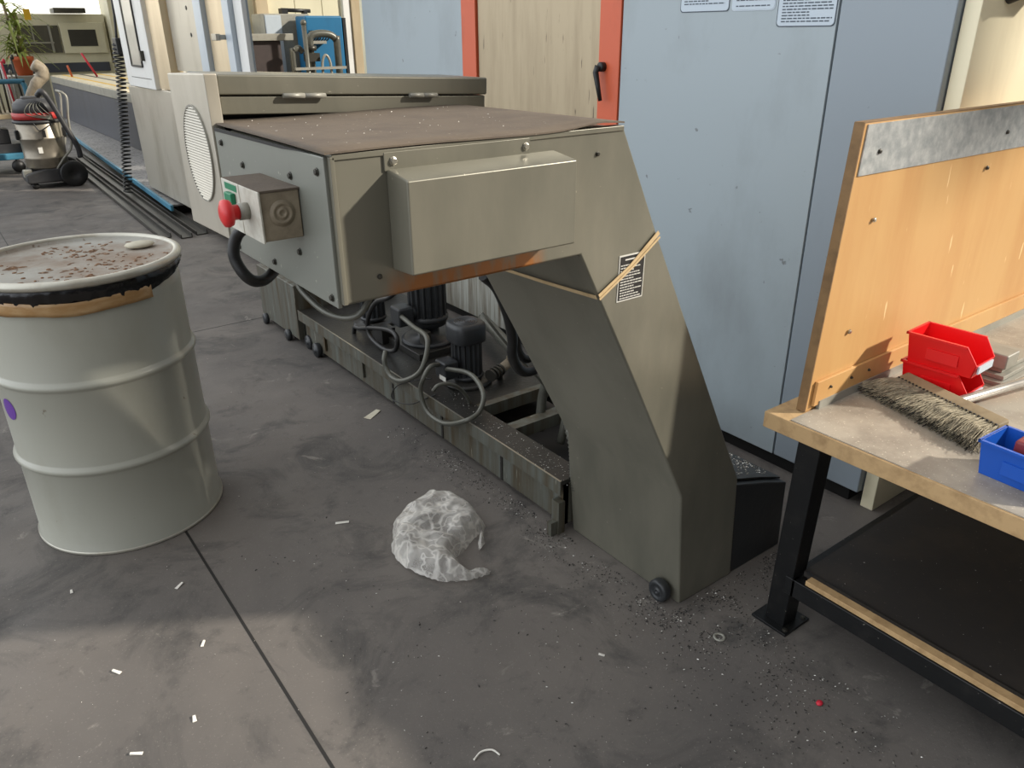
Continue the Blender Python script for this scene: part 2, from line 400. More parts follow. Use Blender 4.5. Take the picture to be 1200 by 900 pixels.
# top plate, dusty, its front right corner sprung up
b = MB(); n = 24; top = []; bot = []
for i in range(n+1):
    r1 = []; r2 = []
    for k in range(9):
        u = i/n; v = k/8
        x = .490+u*(1.112-.490)+v*.01; y = 1.129+v*(1.745-1.129)
        z = 1.3335 + .008*math.exp(-((u-.90)/.10)**2)*(1-v)**2 + .0015*math.sin(7*u+3*v)+.001
        r1.append(b.bm.verts.new((x, y, z+.003))); r2.append(b.bm.verts.new((x, y, z)))
    top.append(r1); bot.append(r2)
for i in range(n):
    for k in range(8):
        b.bm.faces.new([top[i][k], top[i+1][k], top[i+1][k+1], top[i][k+1]]).smooth = True
        b.bm.faces.new([bot[i][k], bot[i][k+1], bot[i+1][k+1], bot[i+1][k]])
for i in range(n):
    b.bm.faces.new([top[i][0], bot[i][0], bot[i+1][0], top[i+1][0]]); b.bm.faces.new([top[i][8], top[i+1][8], bot[i+1][8], bot[i][8]])
for k in range(8):
    b.bm.faces.new([top[0][k], top[0][k+1], bot[0][k+1], bot[0][k]]); b.bm.faces.new([top[n][k], bot[n][k], bot[n][k+1], top[n][k+1]])
b.build('top_plate', 'convtop', CV)
b = MB(); b.prism([(1.19, 1.3315), (1.655, 1.3315), (1.655, 1.3245), (1.3, 1.3265)], 'x', .4905, .4925); b.build('gap_dirt', 'voidm', CV)
# cover box on the front face with its screwed flange
b = MB(); b.hull([(.594, Y0, 1.138), (.940, Y0, 1.138), (.940, 1.068, 1.142), (.594, 1.068, 1.142),
                  (.594, Y0, 1.303), (.940, Y0, 1.303), (.940, 1.068, 1.293), (.594, 1.068, 1.293)])
c = b.build('motor_cover', 'conv', CV, bevel=.0035, seg=3)
b = MB(); b.box(.590, .882, Y0-.004, Y0, 1.30, 1.329); b.build('mounting_flange', 'conv', CV, bevel=.001)
for x in (.606, .872): bolt(CV, (x, Y0-.004, 1.315), '-y', .0055, 'chrome', 'screw')
# hood behind the box: two folded flanges hinged together, sagging to the right
HM = Matrix.Translation((.526, 1.715, 1.345)) @ Matrix.Rotation(math.radians(2.6), 4, 'Y')
b = MB(); b.box(0, .672, 0, .21, .042, .082, HM); b.build('hood_lid', 'conv', CV, bevel=.004)
b = MB(); b.box(.004, .670, .006, .20, .003, .040, HM); b.build('hood_base', 'conv', CV, bevel=.003)
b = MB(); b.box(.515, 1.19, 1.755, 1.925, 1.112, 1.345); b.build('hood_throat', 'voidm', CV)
b = MB(); b.prism([(1.664, 1.104), (1.925, 1.098), (1.925, 1.424), (1.664, 1.431)], 'x', .488, .515); b.build('vent_panel', 'stain', CV, bevel=.003)
vy, vz, vr_y, vr_z = 1.775, 1.268, .086, .097
def vell(x, s, k): return (x, vy+s*vr_y*math.cos(2*PI*k/48)+.0, vz+s*vr_z*math.sin(2*PI*k/48))
VN = MB(); rings = []
for (s, dx) in ((1.03, 0), (1.03, -.004), (1.0, -.004), (1.0, -.001), (.0, -.001)):
    rings.append([VN.bm.verts.new(vell(.488+dx, s, k)) for k in range(48)])
for i in range(4):
    for k in range(48): VN.bm.faces.new([rings[i][k], rings[i][(k+1) % 48], rings[i+1][(k+1) % 48], rings[i+1][k]])
bmesh.ops.remove_doubles(VN.bm, verts=VN.bm.verts, dist=1e-5)
vn = VN.build('round_vent', 'castm', CV)
b = MB()
for k in range(34):
    z = vz-vr_z+vr_z*2*(k+.5)/34; hw = vr_y*math.sqrt(max(0, 1-((z-vz)/vr_z)**2))*.97
    b.hull([(.487, vy-hw, z-.0016), (.487, vy+hw, z-.0016), (.4835, vy+hw, z-.0016), (.4835, vy-hw, z-.0016), (.487, vy-hw, z+.0016), (.487, vy+hw, z+.0016), (.486, vy+hw, z+.0016), (.486, vy-hw, z+.0016)])
b.build('louvres', 'stain', vn)
for x0, x1 in ((.135, .232), (.445, .520)):
    b = MB(); t = HM @ V((x0, -.005, .041)); u = HM @ V((x1, -.005, .041)); w_ = u-t
    b.cyl(t, t+w_*.5, .0055, 10); b.cyl(t+w_*.51, u, .0055, 10); b.build('hinge', 'castm', CV)
# information plate with rows of print
LB = MB(); LB.prism([(1.122, 1.073), (1.198, 1.073), (1.195, .972), (1.119, .972)], 'y', Y0-.0015, Y0); lb = LB.build('information_plate', 'labelw', CV)
b = MB(); b.prism([(1.1245, 1.070), (1.1955, 1.070), (1.1925, .975), (1.1215, .975)], 'y', Y0-.002, Y0-.0014); pl = b.build('plate_field', 'label', lb)
b = MB()
for r in range(15):
    z = 1.064-r*.006
    if r in (1,): continue
    x = 1.126+.0005*r*0
    if r < 2:
        b.box(1.138, 1.182, Y0-.0025, Y0-.0019, z-.003, z); continue
    while x < 1.188:
        wd = random.uniform(.003, .010)
        if x+wd > 1.190 or (x > 1.165 and random.random() < .25): break
        b.box(x, x+wd, Y0-.0025, Y0-.0019, z-.0022, z); x += wd+.0016
b.build('plate_print', 'labelw', lb)
# control box on the side panel
CB = MB(); CB.box(.424, .491, 1.250, 1.425, 1.188, 1.268); cb = CB.build('control_box', 'ctrl', CV, bevel=.002)
b = MB(); b.box(.4225, .4925, 1.248, 1.427, 1.268, 1.271); b.build('dust_lid', 'convtop', cb)
b = MB(); b.box(.421, .4245, 1.247, 1.338, 1.186, 1.270); b.box(.421, .4245, 1.341, 1.428, 1.186, 1.270); b.build('front_plate', 'plate', cb, bevel=.0008)
b = MB(); b.lathe([(.022, 0), (.022, .001), (.018, .001), (.018, .002), (.013, .002), (.013, .001), (.009, .001), (.009, .0025), (.004, .0025), (.004, .001), (0, .001)], seg=28, mtx=lay('-y', (.459, 1.25, 1.232))); b.build('knockout_plug', 'ctrl', cb)
b = MB(); b.lathe([(.014, 0), (.014, .016), (.011, .016), (.011, .018)], seg=24, mtx=lay('-x', (.421, 1.305, 1.232))); b.build('button_collar', 'castm', cb)
b = MB(); b.lathe([(.012, 0), (.013, .012), (.021, .014), (.023, .02), (.022, .026), (.014, .030), (0, .031)], seg=28, mtx=lay('-x', (.406, 1.305, 1.232))); b.build('stop_button', 'estop', cb)
b = MB(); b.box(.412, .421, 1.360, 1.395, 1.225, 1.252); b.build('start_button', 'green', cb, bevel=.002)
b = MB(); b.box(.4205, .4213, 1.350, 1.41, 1.255, 1.266); b.build('plate_badge', 'green', cb)
# hose from the control box round to the panel's lower edge
b = MB(); b.tube(spline([(.455, 1.395, 1.19), (.435, 1.43, 1.165), (.425, 1.435, 1.125), (.44, 1.42, 1.085), (.475, 1.44, 1.07), (.53, 1.5, 1.075)]), .011, 12); b.build('control_hose', 'black', CV)
b = MB(); b.tube(spline([(.52, 1.38, 1.095), (.515, 1.36, 1.065), (.53, 1.28, 1.035), (.56, 1.22, 1.04), (.60, 1.22, 1.085), (.66, 1.3, 1.098)]), .006, 10); b.build('sensor_cable', 'pipe', CV)
# trough beside the riser foot
b = MB(); b.prism([(1.62, 0), (1.62, .325), (1.78, .275), (1.89, .235), (1.90, 0)], 'y', Y0+.004, 1.50)
b.build('trough', 'motor', CV, bevel=.004)
b = MB(); b.prism([(1.63, .326), (1.78, .279), (1.885, .240), (1.885, .245), (1.78, .284), (1.63, .331)], 'y', 1.16, 1.48); b.build('trough_dirt', 'deck', CV)
# wheel on the side near the front corner
b = MB(); b.lathe([(.012, -.02), (.030, -.018), (.034, -.012), (.034, .006), (.030, .011), (.022, .012), (.020, .009), (.010, .009), (.009, .012), (.004, .012), (.003, .009), (0, .009)], seg=32, mtx=lay('-x', (1.398, 1.185, .034)) )
b.build('wheel', 'motor', CV)

# packing strap slung round the riser
def ribbon(pts, nrm, wdt, th=.0012):
    b = MB(); n = len(pts); rows = []
    for i, p in enumerate(pts):
        p = V(p); t = (V(pts[min(i+1, n-1)])-V(pts[max(i-1, 0)])).normalized(); nn = V(nrm[i] if isinstance(nrm, list) else nrm); s = t.cross(nn).normalized()*wdt/2
        rows.append([b.bm.verts.new(q) for q in (p-s, p+s, p+s+nn*th, p-s+nn*th)])
    for i in range(n-1):
        for k in range(4): b.bm.faces.new([rows[i][k], rows[i][(k+1) % 4], rows[i+1][(k+1) % 4], rows[i+1][k]])
    b.bm.faces.new(rows[0][::-1]); b.bm.faces.new(rows[-1]); return b
F = (0, -1, 0); yy = Y0-.0035
b = ribbon([(1.232, yy, 1.108), (1.15, yy, 1.045), (1.064, yy-.001, .998)], F, .010)
q = ribbon([(1.234, yy-.002, 1.098), (1.16, yy-.002, 1.047), (1.064, yy-.003, .992)], F, .005)
b2 = ribbon([(1.060, Y0-.002, .996), (1.061, 1.30, .988), (1.068, 1.62, .975)], (-.87, 0, -.48), .010)
for src in (q, b2):
    me = bpy.data.meshes.new('t'); src.bm.to_mesh(me); b.bm.from_mesh(me)
tag(b.build('packing_strap', 'strap'), 'narrow cream packing strap slung across the conveyor riser over the black plate', 'strap')

# ================================================================== COOLANT TANK
TK = thing('coolant_tank', 'low grime-streaked grey coolant tank with open pits beside the conveyor riser', 'tank', (1.6, 2.6, 0))
b = MB()
b.box(1.40, 1.412, 1.605, 3.70, .03, .185)           # long side
b.box(1.40, 1.95, 1.605, 1.617, .03, .19); b.box(1.40, 1.95, 3.69, 3.70, .03, .19); b.box(1.94, 1.95, 1.605, 3.70, .03, .19)
b.build('tank_wall', 'tank', TK)
b = MB(); b.box(1.379, 1.48, 1.603, 3.71, .184, .20); b.build('rim_flange', 'deck', TK, bevel=.002)
b = MB(); b.box(1.374, 1.379, 1.603, 3.71, .15, .2015); b.build('flange_lip', 'tank', TK)
b = MB(); b.box(1.3735, 1.3785, 1.603, 3.71, .2005, .2025); b.build('worn_edge', 'chrome', TK)
for y in (1.95, 2.35, 2.75):
    b = MB(); b.box(1.3965, 1.40, y, y+.012, .03, .15); b.build('side_seam', 'deck', TK)
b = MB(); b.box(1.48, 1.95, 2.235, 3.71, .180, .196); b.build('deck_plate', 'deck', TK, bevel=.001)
b = MB(); b.box(1.48, 1.95, 2.20, 2.235, .15, .199); b.build('cross_bar', 'tank', TK)
b = MB(); b.box(1.48, 1.95, 1.985, 2.035, .15, .197); b.build('cross_bar', 'tank', TK)
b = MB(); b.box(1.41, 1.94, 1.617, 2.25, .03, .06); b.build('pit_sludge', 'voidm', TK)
b = MB(); b.box(1.90, 1.938, 1.617, 2.25, .10, .21); b.build('rear_rail', 'deck', TK)
for y in (3.52, ):
    b = MB(); b.box(1.39, 1.40, 3.02, 3.45, .13, .15); b.box(1.388, 1.40, 3.02, 3.04, .06, .15); b.box(1.388, 1.40, 3.43, 3.45, .06, .15); b.build('side_bracket', 'tank', TK)
for (x, y) in ((1.385, 3.53), (1.40, 3.66)):
    b = MB(); b.lathe([(.02, -.014), (.034, -.013), (.037, -.008), (.037, .008), (.034, .013), (.014, .013), (.012, .018), (0, .018)], seg=28, mtx=lay('-x', (x, y, .037))); b.build('caster', 'motor', TK)
b = MB(); b.box(1.372, 1.398, 1.605, 1.64, .0, .12); b.box(1.345, 1.372, 1.61, 1.63, .0, .05); b.build('end_foot', 'tank', TK)
# end plate with feet at the far left
b = MB(); b.box(1.37, 1.95, 3.72, 4.25, .035, .33); b.build('end_box', 'tank', TK, bevel=.004)
for y in (3.85, 4.18):
    b = MB(); b.lathe([(.02, -.012), (.03, -.01), (.03, .01), (.01, .012), (0, .012)], seg=20, mtx=lay('-x', (1.36, y, .03))); b.build('caster', 'motor', TK)

def motor(name, label, x, y, z, r, h, fins, cap, group=None, base=True, flange=.0, box=None):
    T = thing(name, label, 'pump', (x, y, z), group)
    n = fins*4; prof = []
    b = MB()
    zz0, zz1 = z+h*.14, z+h*(.74 if cap else .97); ring0 = []; ring1 = []
    for k in range(n):
        a = 2*PI*k/n; rr_ = r*(.98 if (k % 4) in (1, 2) else .86)
        ring0.append(b.bm.verts.new((x+rr_*math.cos(a), y+rr_*math.sin(a), zz0))); ring1.append(b.bm.verts.new((x+rr_*math.cos(a), y+rr_*math.sin(a), zz1)))
    for k in range(n): b.bm.faces.new([ring0[k], ring0[(k+1) % n], ring1[(k+1) % n], ring1[k]])
    b.bm.faces.new(ring0[::-1]); b.bm.faces.new(ring1)
    b.build('finned_body', 'motor', T)
    if cap:
        # rounded-square fan cowl with a ring grille
        b = MB(); rings = []
        for (s, zz) in ((1.06, z+h*.70), (1.10, z+h*.72), (1.10, z+h*.93), (1.04, z+h*.985), (.9, z+h), (.0001, z+h)):
            ring = []
            for k in range(40):
                a = 2*PI*k/40; ca, sa = math.cos(a), math.sin(a)
                k4 = 1/((abs(ca)**3.4+abs(sa)**3.4)**(1/3.4))
                ring.append(b.bm.verts.new((x+r*s*k4*ca, y+r*s*k4*sa, zz)))
            rings.append(ring)
        for i in range(len(rings)-1):
            for k in range(40): b.bm.faces.new([rings[i][k], rings[i][(k+1) % 40], rings[i+1][(k+1) % 40], rings[i+1][k]]).smooth = True
        b.bm.faces.new(rings[0][::-1]); cw = b.build('fan_cowl', 'motor', T)
        for kk in range(1, 6):
            rad = r*.72*kk/5; g = MB(); g.lathe([(rad-.0035, z+h), (rad-.002, z+h+.002), (rad+.001, z+h+.002), (rad+.002, z+h)], (x, y), 32, caps=False); g.build('grille_ring', 'motor', cw)
    else:
        b = MB(); b.lathe([(r*.9, zz1), (r, zz1), (r*1.02, zz1+.01), (r*.9, zz1+.03), (0, zz1+.032)], (x, y), 32); b.build('end_bell', 'motor', T)
    b = MB(); b.lathe([(r*1.0, z+h*.10), (r*1.05, z+h*.12), (r*1.05, z+h*.15), (r*.8, z+h*.16)], (x, y), 32); b.build('end_ring', 'motor', T)
    if flange:
        b = MB(); b.lathe([(flange, z), (flange, z+.014), (flange*.9, z+.018), (r*.6, z+.02), (r*.55, z+h*.12), (0, z+h*.12)], (x, y), 36); b.build('mounting_flange', 'deck', T)
    if box:
        bx, by, bz, s = box
        b = MB(); b.box(bx-s*.45, bx+s*.45, by-s*.5, by+s*.5, bz-s*.5, bz+s*.5); b.build('terminal_box', 'motor', T, bevel=s*.12)
    return T
Z0 = .196
p1 = motor('coolant_pump', 'smaller black finned pump motor with square fan cowl on the tank deck', 1.58, 2.44, Z0, .064, .262, 18, True, flange=.10, box=(1.478, 2.43, .285, .075))
b = MB(); b.box(1.442, 1.4445, 2.385, 2.43, .25, .268); b.build('rating_sticker', 'labelw', p1)
p2 = motor('coolant_pump', 'tall dark finned pump motor standing half hidden under the discharge box', 1.665, 2.88, Z0+.085, .088, .46, 18, False, flange=.0, box=(1.53, 2.87, .375, .085))
b = MB(); b.cyl((1.56, 2.87, .375), (1.60, 2.87, .375), .03); b.build('box_neck', 'motor', p2)
b = MB(); b.lathe([(.125, Z0+.032), (.125, Z0+.045), (.11, Z0+.05), (.05, Z0+.055), (.045, Z0+.10), (.08, Z0+.11), (.09, Z0+.15), (0, Z0+.15)], (1.665, 2.88), 36); b.build('pump_foot', 'motor', p2)
b = MB(); b.box(1.53, 1.82, 2.74, 3.02, Z0, Z0+.032); b.build('base_block', 'deck', p2, bevel=.003)
b = MB(); b.box(1.585, 1.62, 2.78, 2.83, Z0+.04, Z0+.11); b.build('valve_block', 'bolt', p2, bevel=.006)
p3 = motor('coolant_pump', 'far dark pump motor behind the tall finned one, half hidden under the box', 1.60, 3.30, Z0, .062, .30, 14, False, flange=.10)
b = MB(); b.lathe([(.014, 0), (.014, .014), (.010, .016), (.010, .03), (0, .03)], seg=16, mtx=lay('-x', (1.54, 3.28, .36))); b.build('cable_gland', 'scrap', p3)
b = MB(); b.cyl((1.80, 3.20, Z0), (1.80, 3.20, Z0+.16), .05, 18); b.cyl((1.80, 3.20, Z0+.16), (1.80, 3.20, Z0+.19), .03, 12); tag(b.build('oil_filter', 'motor'), 'small dark cylindrical filter on the deck behind the pumps', 'filter')
b = MB(); b.box(1.50, 1.57, 3.02, 3.12, Z0, Z0+.07); tag(b.build('junction_box', 'deck', None, bevel=.003), 'small dark junction box on the tank deck left of the pumps', 'junction box')
# cables and hoses
def cable(name, pts, r, m, label, cat='cable', group=None, n=10, parent=None):
    b = MB(); b.tube(spline(pts, n), r, 10); o = b.build(name, m, parent)
    if parent is None: tag(o, label, cat, group)
    return o
cable('power_cable', [(1.505, 2.83, .385), (1.49, 2.70, .378), (1.45, 2.53, .395), (1.42, 2.484, .343), (1.385, 2.49, .27), (1.354, 2.57, .215), (1.352, 2.66, .198), (1.35, 2.705, .225), (1.352, 2.72, .26), (1.37, 2.74, .285)], .0105, 'pipe', 'grey conduit looping down from the tall pump motor over the tank edge')
cable('power_cable', [(1.455, 2.40, .30), (1.49, 2.28, .308), (1.46, 2.152, .286), (1.42, 2.12, .234), (1.362, 2.13, .208), (1.352, 2.261, .148), (1.351, 2.386, .15), (1.35, 2.425, .219), (1.358, 2.41, .28), (1.39, 2.41, .32), (1.44, 2.43, .31)], .0095, 'pipe', 'large round loop of grey conduit hanging from the smaller pump over the tank side')
cable('power_cable', [(1.315, 2.27, .29), (1.335, 2.26, .312), (1.38, 2.25, .308), (1.43, 2.25, .267), (1.462, 2.25, .213), (1.464, 2.26, .19)], .0075, 'pipe', 'short grey conduit arching within the large loop at the tank edge')
cable('power_cable', [(1.52, 2.86, .50), (1.46, 2.85, .475), (1.46, 2.979, .417), (1.46, 3.071, .311), (1.46, 3.06, .235), (1.46, 2.934, .213), (1.46, 2.826, .242), (1.46, 2.80, .305), (1.465, 2.877, .318), (1.46, 3.043, .282), (1.46, 3.16, .245), (1.46, 3.215, .235), (1.46, 3.235, .20)], .0105, 'black', 'black hose curling in a ring at the left end of the pumps')
cable('thin_wire', [(1.42, 2.45, .25), (1.365, 2.514, .23), (1.36, 2.634, .168), (1.36, 2.694, .106), (1.36, 2.668, .084), (1.362, 2.54, .118), (1.365, 2.431, .18), (1.40, 2.39, .208)], .0025, 'black', 'thin black wire looped over the tank side between the two conduits', 'wire')
cable('coolant_hose', [(1.15, 1.68, .90), (1.202, 1.69, .851), (1.245, 1.70, .766), (1.269, 1.71, .681), (1.275, 1.72, .626), (1.294, 1.72, .579), (1.333, 1.73, .549), (1.386, 1.74, .543), (1.50, 1.78, .54)], .016, 'black', 'nearer of two black hoses running down behind the riser and curving right', 'hose', None)
cable('coolant_hose', [(1.22, 1.76, .92), (1.29, 1.78, .793), (1.336, 1.78, .689), (1.339, 1.78, .619), (1.359, 1.78, .575), (1.403, 1.79, .56), (1.52, 1.84, .57)], .014, 'black', 'farther of two black hoses running down behind the riser', 'hose', None)
cable('drain_hose', [(1.66, 2.0, .40), (1.655, 2.02, .33), (1.65, 2.04, .24), (1.64, 2.04, .12)], .018, 'pipe', 'upright grey corrugated drain hose dropping into the open pit', 'hose')
cable('drain_hose', [(1.72, 1.95, .34), (1.70, 1.94, .26), (1.68, 1.94, .18), (1.66, 1.94, .10)], .016, 'pipe', 'second grey drain hose close behind the upright one at the pit', 'hose')
b = MB()
sp = spline([(1.50, 1.72, .33), (1.47, 1.655, .28), (1.445, 1.62, .235), (1.43, 1.60, .20), (1.43, 1.585, .16)], 14)
b.tube(sp, [.0155+.0025*math.sin(i*2.2) for i in range(len(sp))], 12); tag(b.build('corrugated_hose', 'pipe'), 'ribbed grey hose bending over the near corner of the tank', 'hose')
cable('delivery_pipe', [(1.95, 2.86, .27), (1.90, 2.7, .27), (1.84, 2.5, .265), (1.81, 2.42, .26)], .026, 'pipe', 'thick grey delivery pipe lying on the deck behind the smaller pump', 'pipe')
VT = thing('pipe_valve', 'dirty brass valve and coupling at the end of the delivery pipe', 'valve', (1.76, 2.33, Z0))
b = MB(); b.cyl((1.82, 2.42, .255), (1.66, 2.36, .235), .02, 14); b.build('valve_body', 'ctrl', VT)
b = MB()
for k in range(4): b.cyl((1.70-.02*k, 2.375-.0075*k, .24), (1.69-.02*k, 2.371-.0075*k, .239), .026, 14)
b.build('coupling_ring', 'bolt', VT)
b = MB(); b.box(1.745, 1.78, 2.365, 2.40, .25, .285); b.build('valve_handle', 'ctrl', VT, bevel=.008)
b = MB(); b.cyl((1.70, 2.38, .198), (1.70, 2.38, .24), .012); b.build('valve_foot', 'bolt', VT)
cable('thin_rod', [(1.38, 2.03, .65), (1.475, 2.0, .507), (1.60, 1.99, .355), (1.70, 1.99, .205)], .005, 'pipe', 'long thin grey rod slanting across behind the pumps', 'rod', n=3)
cable('cross_hose', [(2.05, 3.6, .025), (2.03, 3.0, .024), (2.02, 2.4, .024), (2.02, 1.9, .024)], .022, 'black', 'black hose lying along the foot of the stained enclosure panel', 'hose')

# ================================================================== MACHINE ENCLOSURE (blue grey panels, orange framed door)
XE = 2.28; HT = 3.0
EN = thing('machine_enclosure', 'tall pale blue-grey machine enclosure with an orange-framed steel door', 'machine enclosure', (2.9, 2.8, 0))
b = MB(); b.box(XE+.03, 3.6, 1.11, 4.50, .055, HT); b.build('body', 'bluegrey', EN)
b = MB(); b.box(XE, XE+.03, 1.452, 2.352, .06, HT); b.build('wide_panel', 'blue', EN, bevel=.002)
b = MB(); b.box(XE, XE+.03, 1.108, 1.446, .06, HT); b.build('corner_panel', 'bluegrey', EN, bevel=.004)
b = MB(); b.box(XE, XE+.03, 3.466, 4.505, .605, HT); b.build('far_panel', 'blue', EN, bevel=.002)
b = MB(); b.box(XE+.008, XE+.03, 2.48, 3.335, .62, HT); b.build('door_sheet', 'doorm', EN)
b = MB(); b.box(XE-.004, XE+.03, 2.352, 4.3, .06, .60); b.build('stained_panel', 'stained', EN)
b = MB(); b.box(XE+.03, 3.5, 1.15, 4.45, 0, .055); b.build('plinth', 'voidm', EN)
b = MB(); b.box(XE-.004, XE+.03, 3.342, 3.462, .62, HT); b.build('door_post', 'orange', EN, bevel=.003)
dp = MB(); dp.box(XE-.004, XE+.03, 2.358, 2.476, .62, HT); dp = dp.build('door_post', 'orange', EN, bevel=.003)
b = MB()
hz = 1.372
b.lathe([(.018, 0), (.018, .02), (.014, .024), (0, .024)], seg=20, mtx=lay('-x', (XE-.004, 2.445, hz)))
b.tube([(XE-.03, 2.448, hz+.003), (XE-.036, 2.455, hz-.02), (XE-.036, 2.440, hz-.07), (XE-.034, 2.425, hz-.125)], [.014, .012, .010, .008], 10)
b.build('door_handle', 'black', EN)
# notices: rounded white stickers with print (their lower ends are in view)
def notice(label, y0, y1, z0, z1, rows, rim):
    T = MB(); r = .012; pts = []
    for cy_, cz_, a0 in ((y1-r, z1-r, 0), (y0+r, z1-r, 90), (y0+r, z0+r, 180), (y1-r, z0+r, 270)):
        for k in range(5):
            a = math.radians(a0+k*22.5); pts.append((cy_+r*math.cos(a), cz_+r*math.sin(a)))
    T.prism(pts, 'x', XE-.0012, XE-.0004); T = T.build('notice_border', 'ink' if rim else 'paper', EN)
    cy_ = (y0+y1)/2; cz_ = (z0+z1)/2; s1 = 1-.006/(y1-y0); s2 = 1-.006/(z1-z0)
    b = MB(); b.prism([(cy_+(p[0]-cy_)*s1, cz_+(p[1]-cz_)*s2) for p in pts], 'x', XE-.002, XE-.0010); b.build('notice_sheet', 'paper', T)
    b = MB(); z = z1-.02
    while z > z0+.012:
        y = y1-.018
        ye = y0+random.choice((.012, .02, .05, .09)) if rows else y0+.02
        while y > ye:
            wd = random.uniform(.008, .022); b.box(XE-.0026, XE-.0019, max(y-wd, ye), y, z-.0035, z); y -= wd+.0035
        z -= random.choice((.0085, .0085, .017)) if rows else .0095
    b.build('notice_print', 'ink', T)
notice('', 1.852, 2.066, 1.557, 1.80, True, True)
notice('', 1.672, 1.842, 1.557, 1.78, True, False)
notice('', 1.456, 1.662, 1.508, 1.80, True, True)

EC = thing('beige_cabinet', 'tall sunlit beige sheet cabinet behind the plywood backboard', 'cabinet', (3.4, 1.3, 0))
b = MB(); b.box(XE+.03, 4.8, 1.06, 1.105, 0, HT); b.build('cabinet_panel', 'beige', EC, bevel=.003)
b = MB(); b.box(2.42, 2.62, .97, 1.06, 1.60, 1.66); b.cyl((2.44, .98, 1.60), (2.44, 1.06, 1.57), .015); b.build('bracket', 'black', EC, bevel=.004)

# ================================================================== WORKBENCH
WB = thing('workbench', 'workbench with sheet-metal top, plywood backboard, black steel legs and low shelf', 'workbench', (2.2, .3, 0))
b = MB(); b.box(1.512, 3.6, -.9, 1.0, .606, .648); b.build('worktop_board', 'batten', WB, bevel=.002)
b = MB(); b.box(1.518, 3.6, -.9, .93, .648, .6505); b.build('worktop_sheet', 'tabletop', WB)
b = MB(); b.box(1.62, 3.6, .922, .932, .6505, .672); b.build('back_angle', 'castm', WB)
YB = .934
b = MB(); pf = [(1.580, .65), (3.6, .65), (3.6, 1.318), (1.627, 1.318)]
b.prism(pf, 'y', YB, YB+.022); b.build('backboard', 'ply', WB, bevel=.001)
b = MB(); b.prism([(1.5775, .65), (1.581, .65), (1.6285, 1.319), (1.625, 1.319)], 'y', YB-.001, YB+.023); b.box(1.625, 3.6, YB, YB+.022, 1.3178, 1.3205); b.build('board_edge', 'plyedge', WB)
b = MB(); b.prism([(1.632, 1.208), (3.6, 1.197), (3.6, 1.315), (1.640, 1.315)], 'y', YB-.003, YB); b.build('metal_strip', 'zinc', WB)
b = MB(); b.prism([(1.60, .662), (2.9, .662), (2.9, .725), (1.604, .725)], 'y', YB-.009, YB-.001); b.build('foot_batten', 'ply', WB, bevel=.001)
for x, z in ((1.70, 1.255), (2.32, 1.25), (1.712, .83), (1.73, 1.10), (2.25, 1.165)): bolt(WB, (x, YB-.003, z), '-y', .0045, 'chrome' if z < .9 or z == 1.1 else 'bolt', 'screw')
for x in (1.66, 1.75, 1.83): bolt(WB, (x, YB-.009, .70), '-y', .003, 'bolt', 'screw')
def leg(xt, yt, xb, yb):
    s = .030
    b = MB(); b.hull([(xb-s, yb-s, 0), (xb+s, yb-s, 0), (xb+s, yb+s, 0), (xb-s, yb+s, 0), (xt-s, yt-s, .606), (xt+s, yt-s, .606), (xt+s, yt+s, .606), (xt-s, yt+s, .606)])
    l = b.build('leg', 'blacksteel', WB, bevel=.003)
    b = MB(); b.box(xb-.055, xb+.055, yb-.055, yb+.055, 0, .008); f = b.build('foot_plate', 'blacksteel', l, bevel=.001)
    bolt(f, (xb-.04, yb-.043, .008), 'z', .006); bolt(f, (xb+.043, yb-.043, .008), 'z', .006)
leg(1.553, .875, 1.612, .925); leg(1.56, -.8, 1.56, -.8); leg(3.5, .875, 3.5, .9); leg(3.5, -.8, 3.5, -.8)
b = MB(); b.box(1.56, 1.585, -.8, .88, .135, .188); b.build('shelf_rail', 'blacksteel', WB, bevel=.002)
b = MB(); b.box(1.56, 3.5, .87, .90, .135, .188); b.build('shelf_rail', 'blacksteel', WB, bevel=.002)
b = MB(); b.box(1.565, 1.5975, -.88, .845, .189, .203); b.build('shelf_edge', 'batten', WB, bevel=.001)
b = MB(); b.box(1.595, 3.5, -.88, .87, .189, .205); b.build('shelf_board', 'shelf', WB)
b = MB(); b.box(1.590, 1.594, -.88, .86, .203, .212); b.build('shelf_lip', 'black', WB)

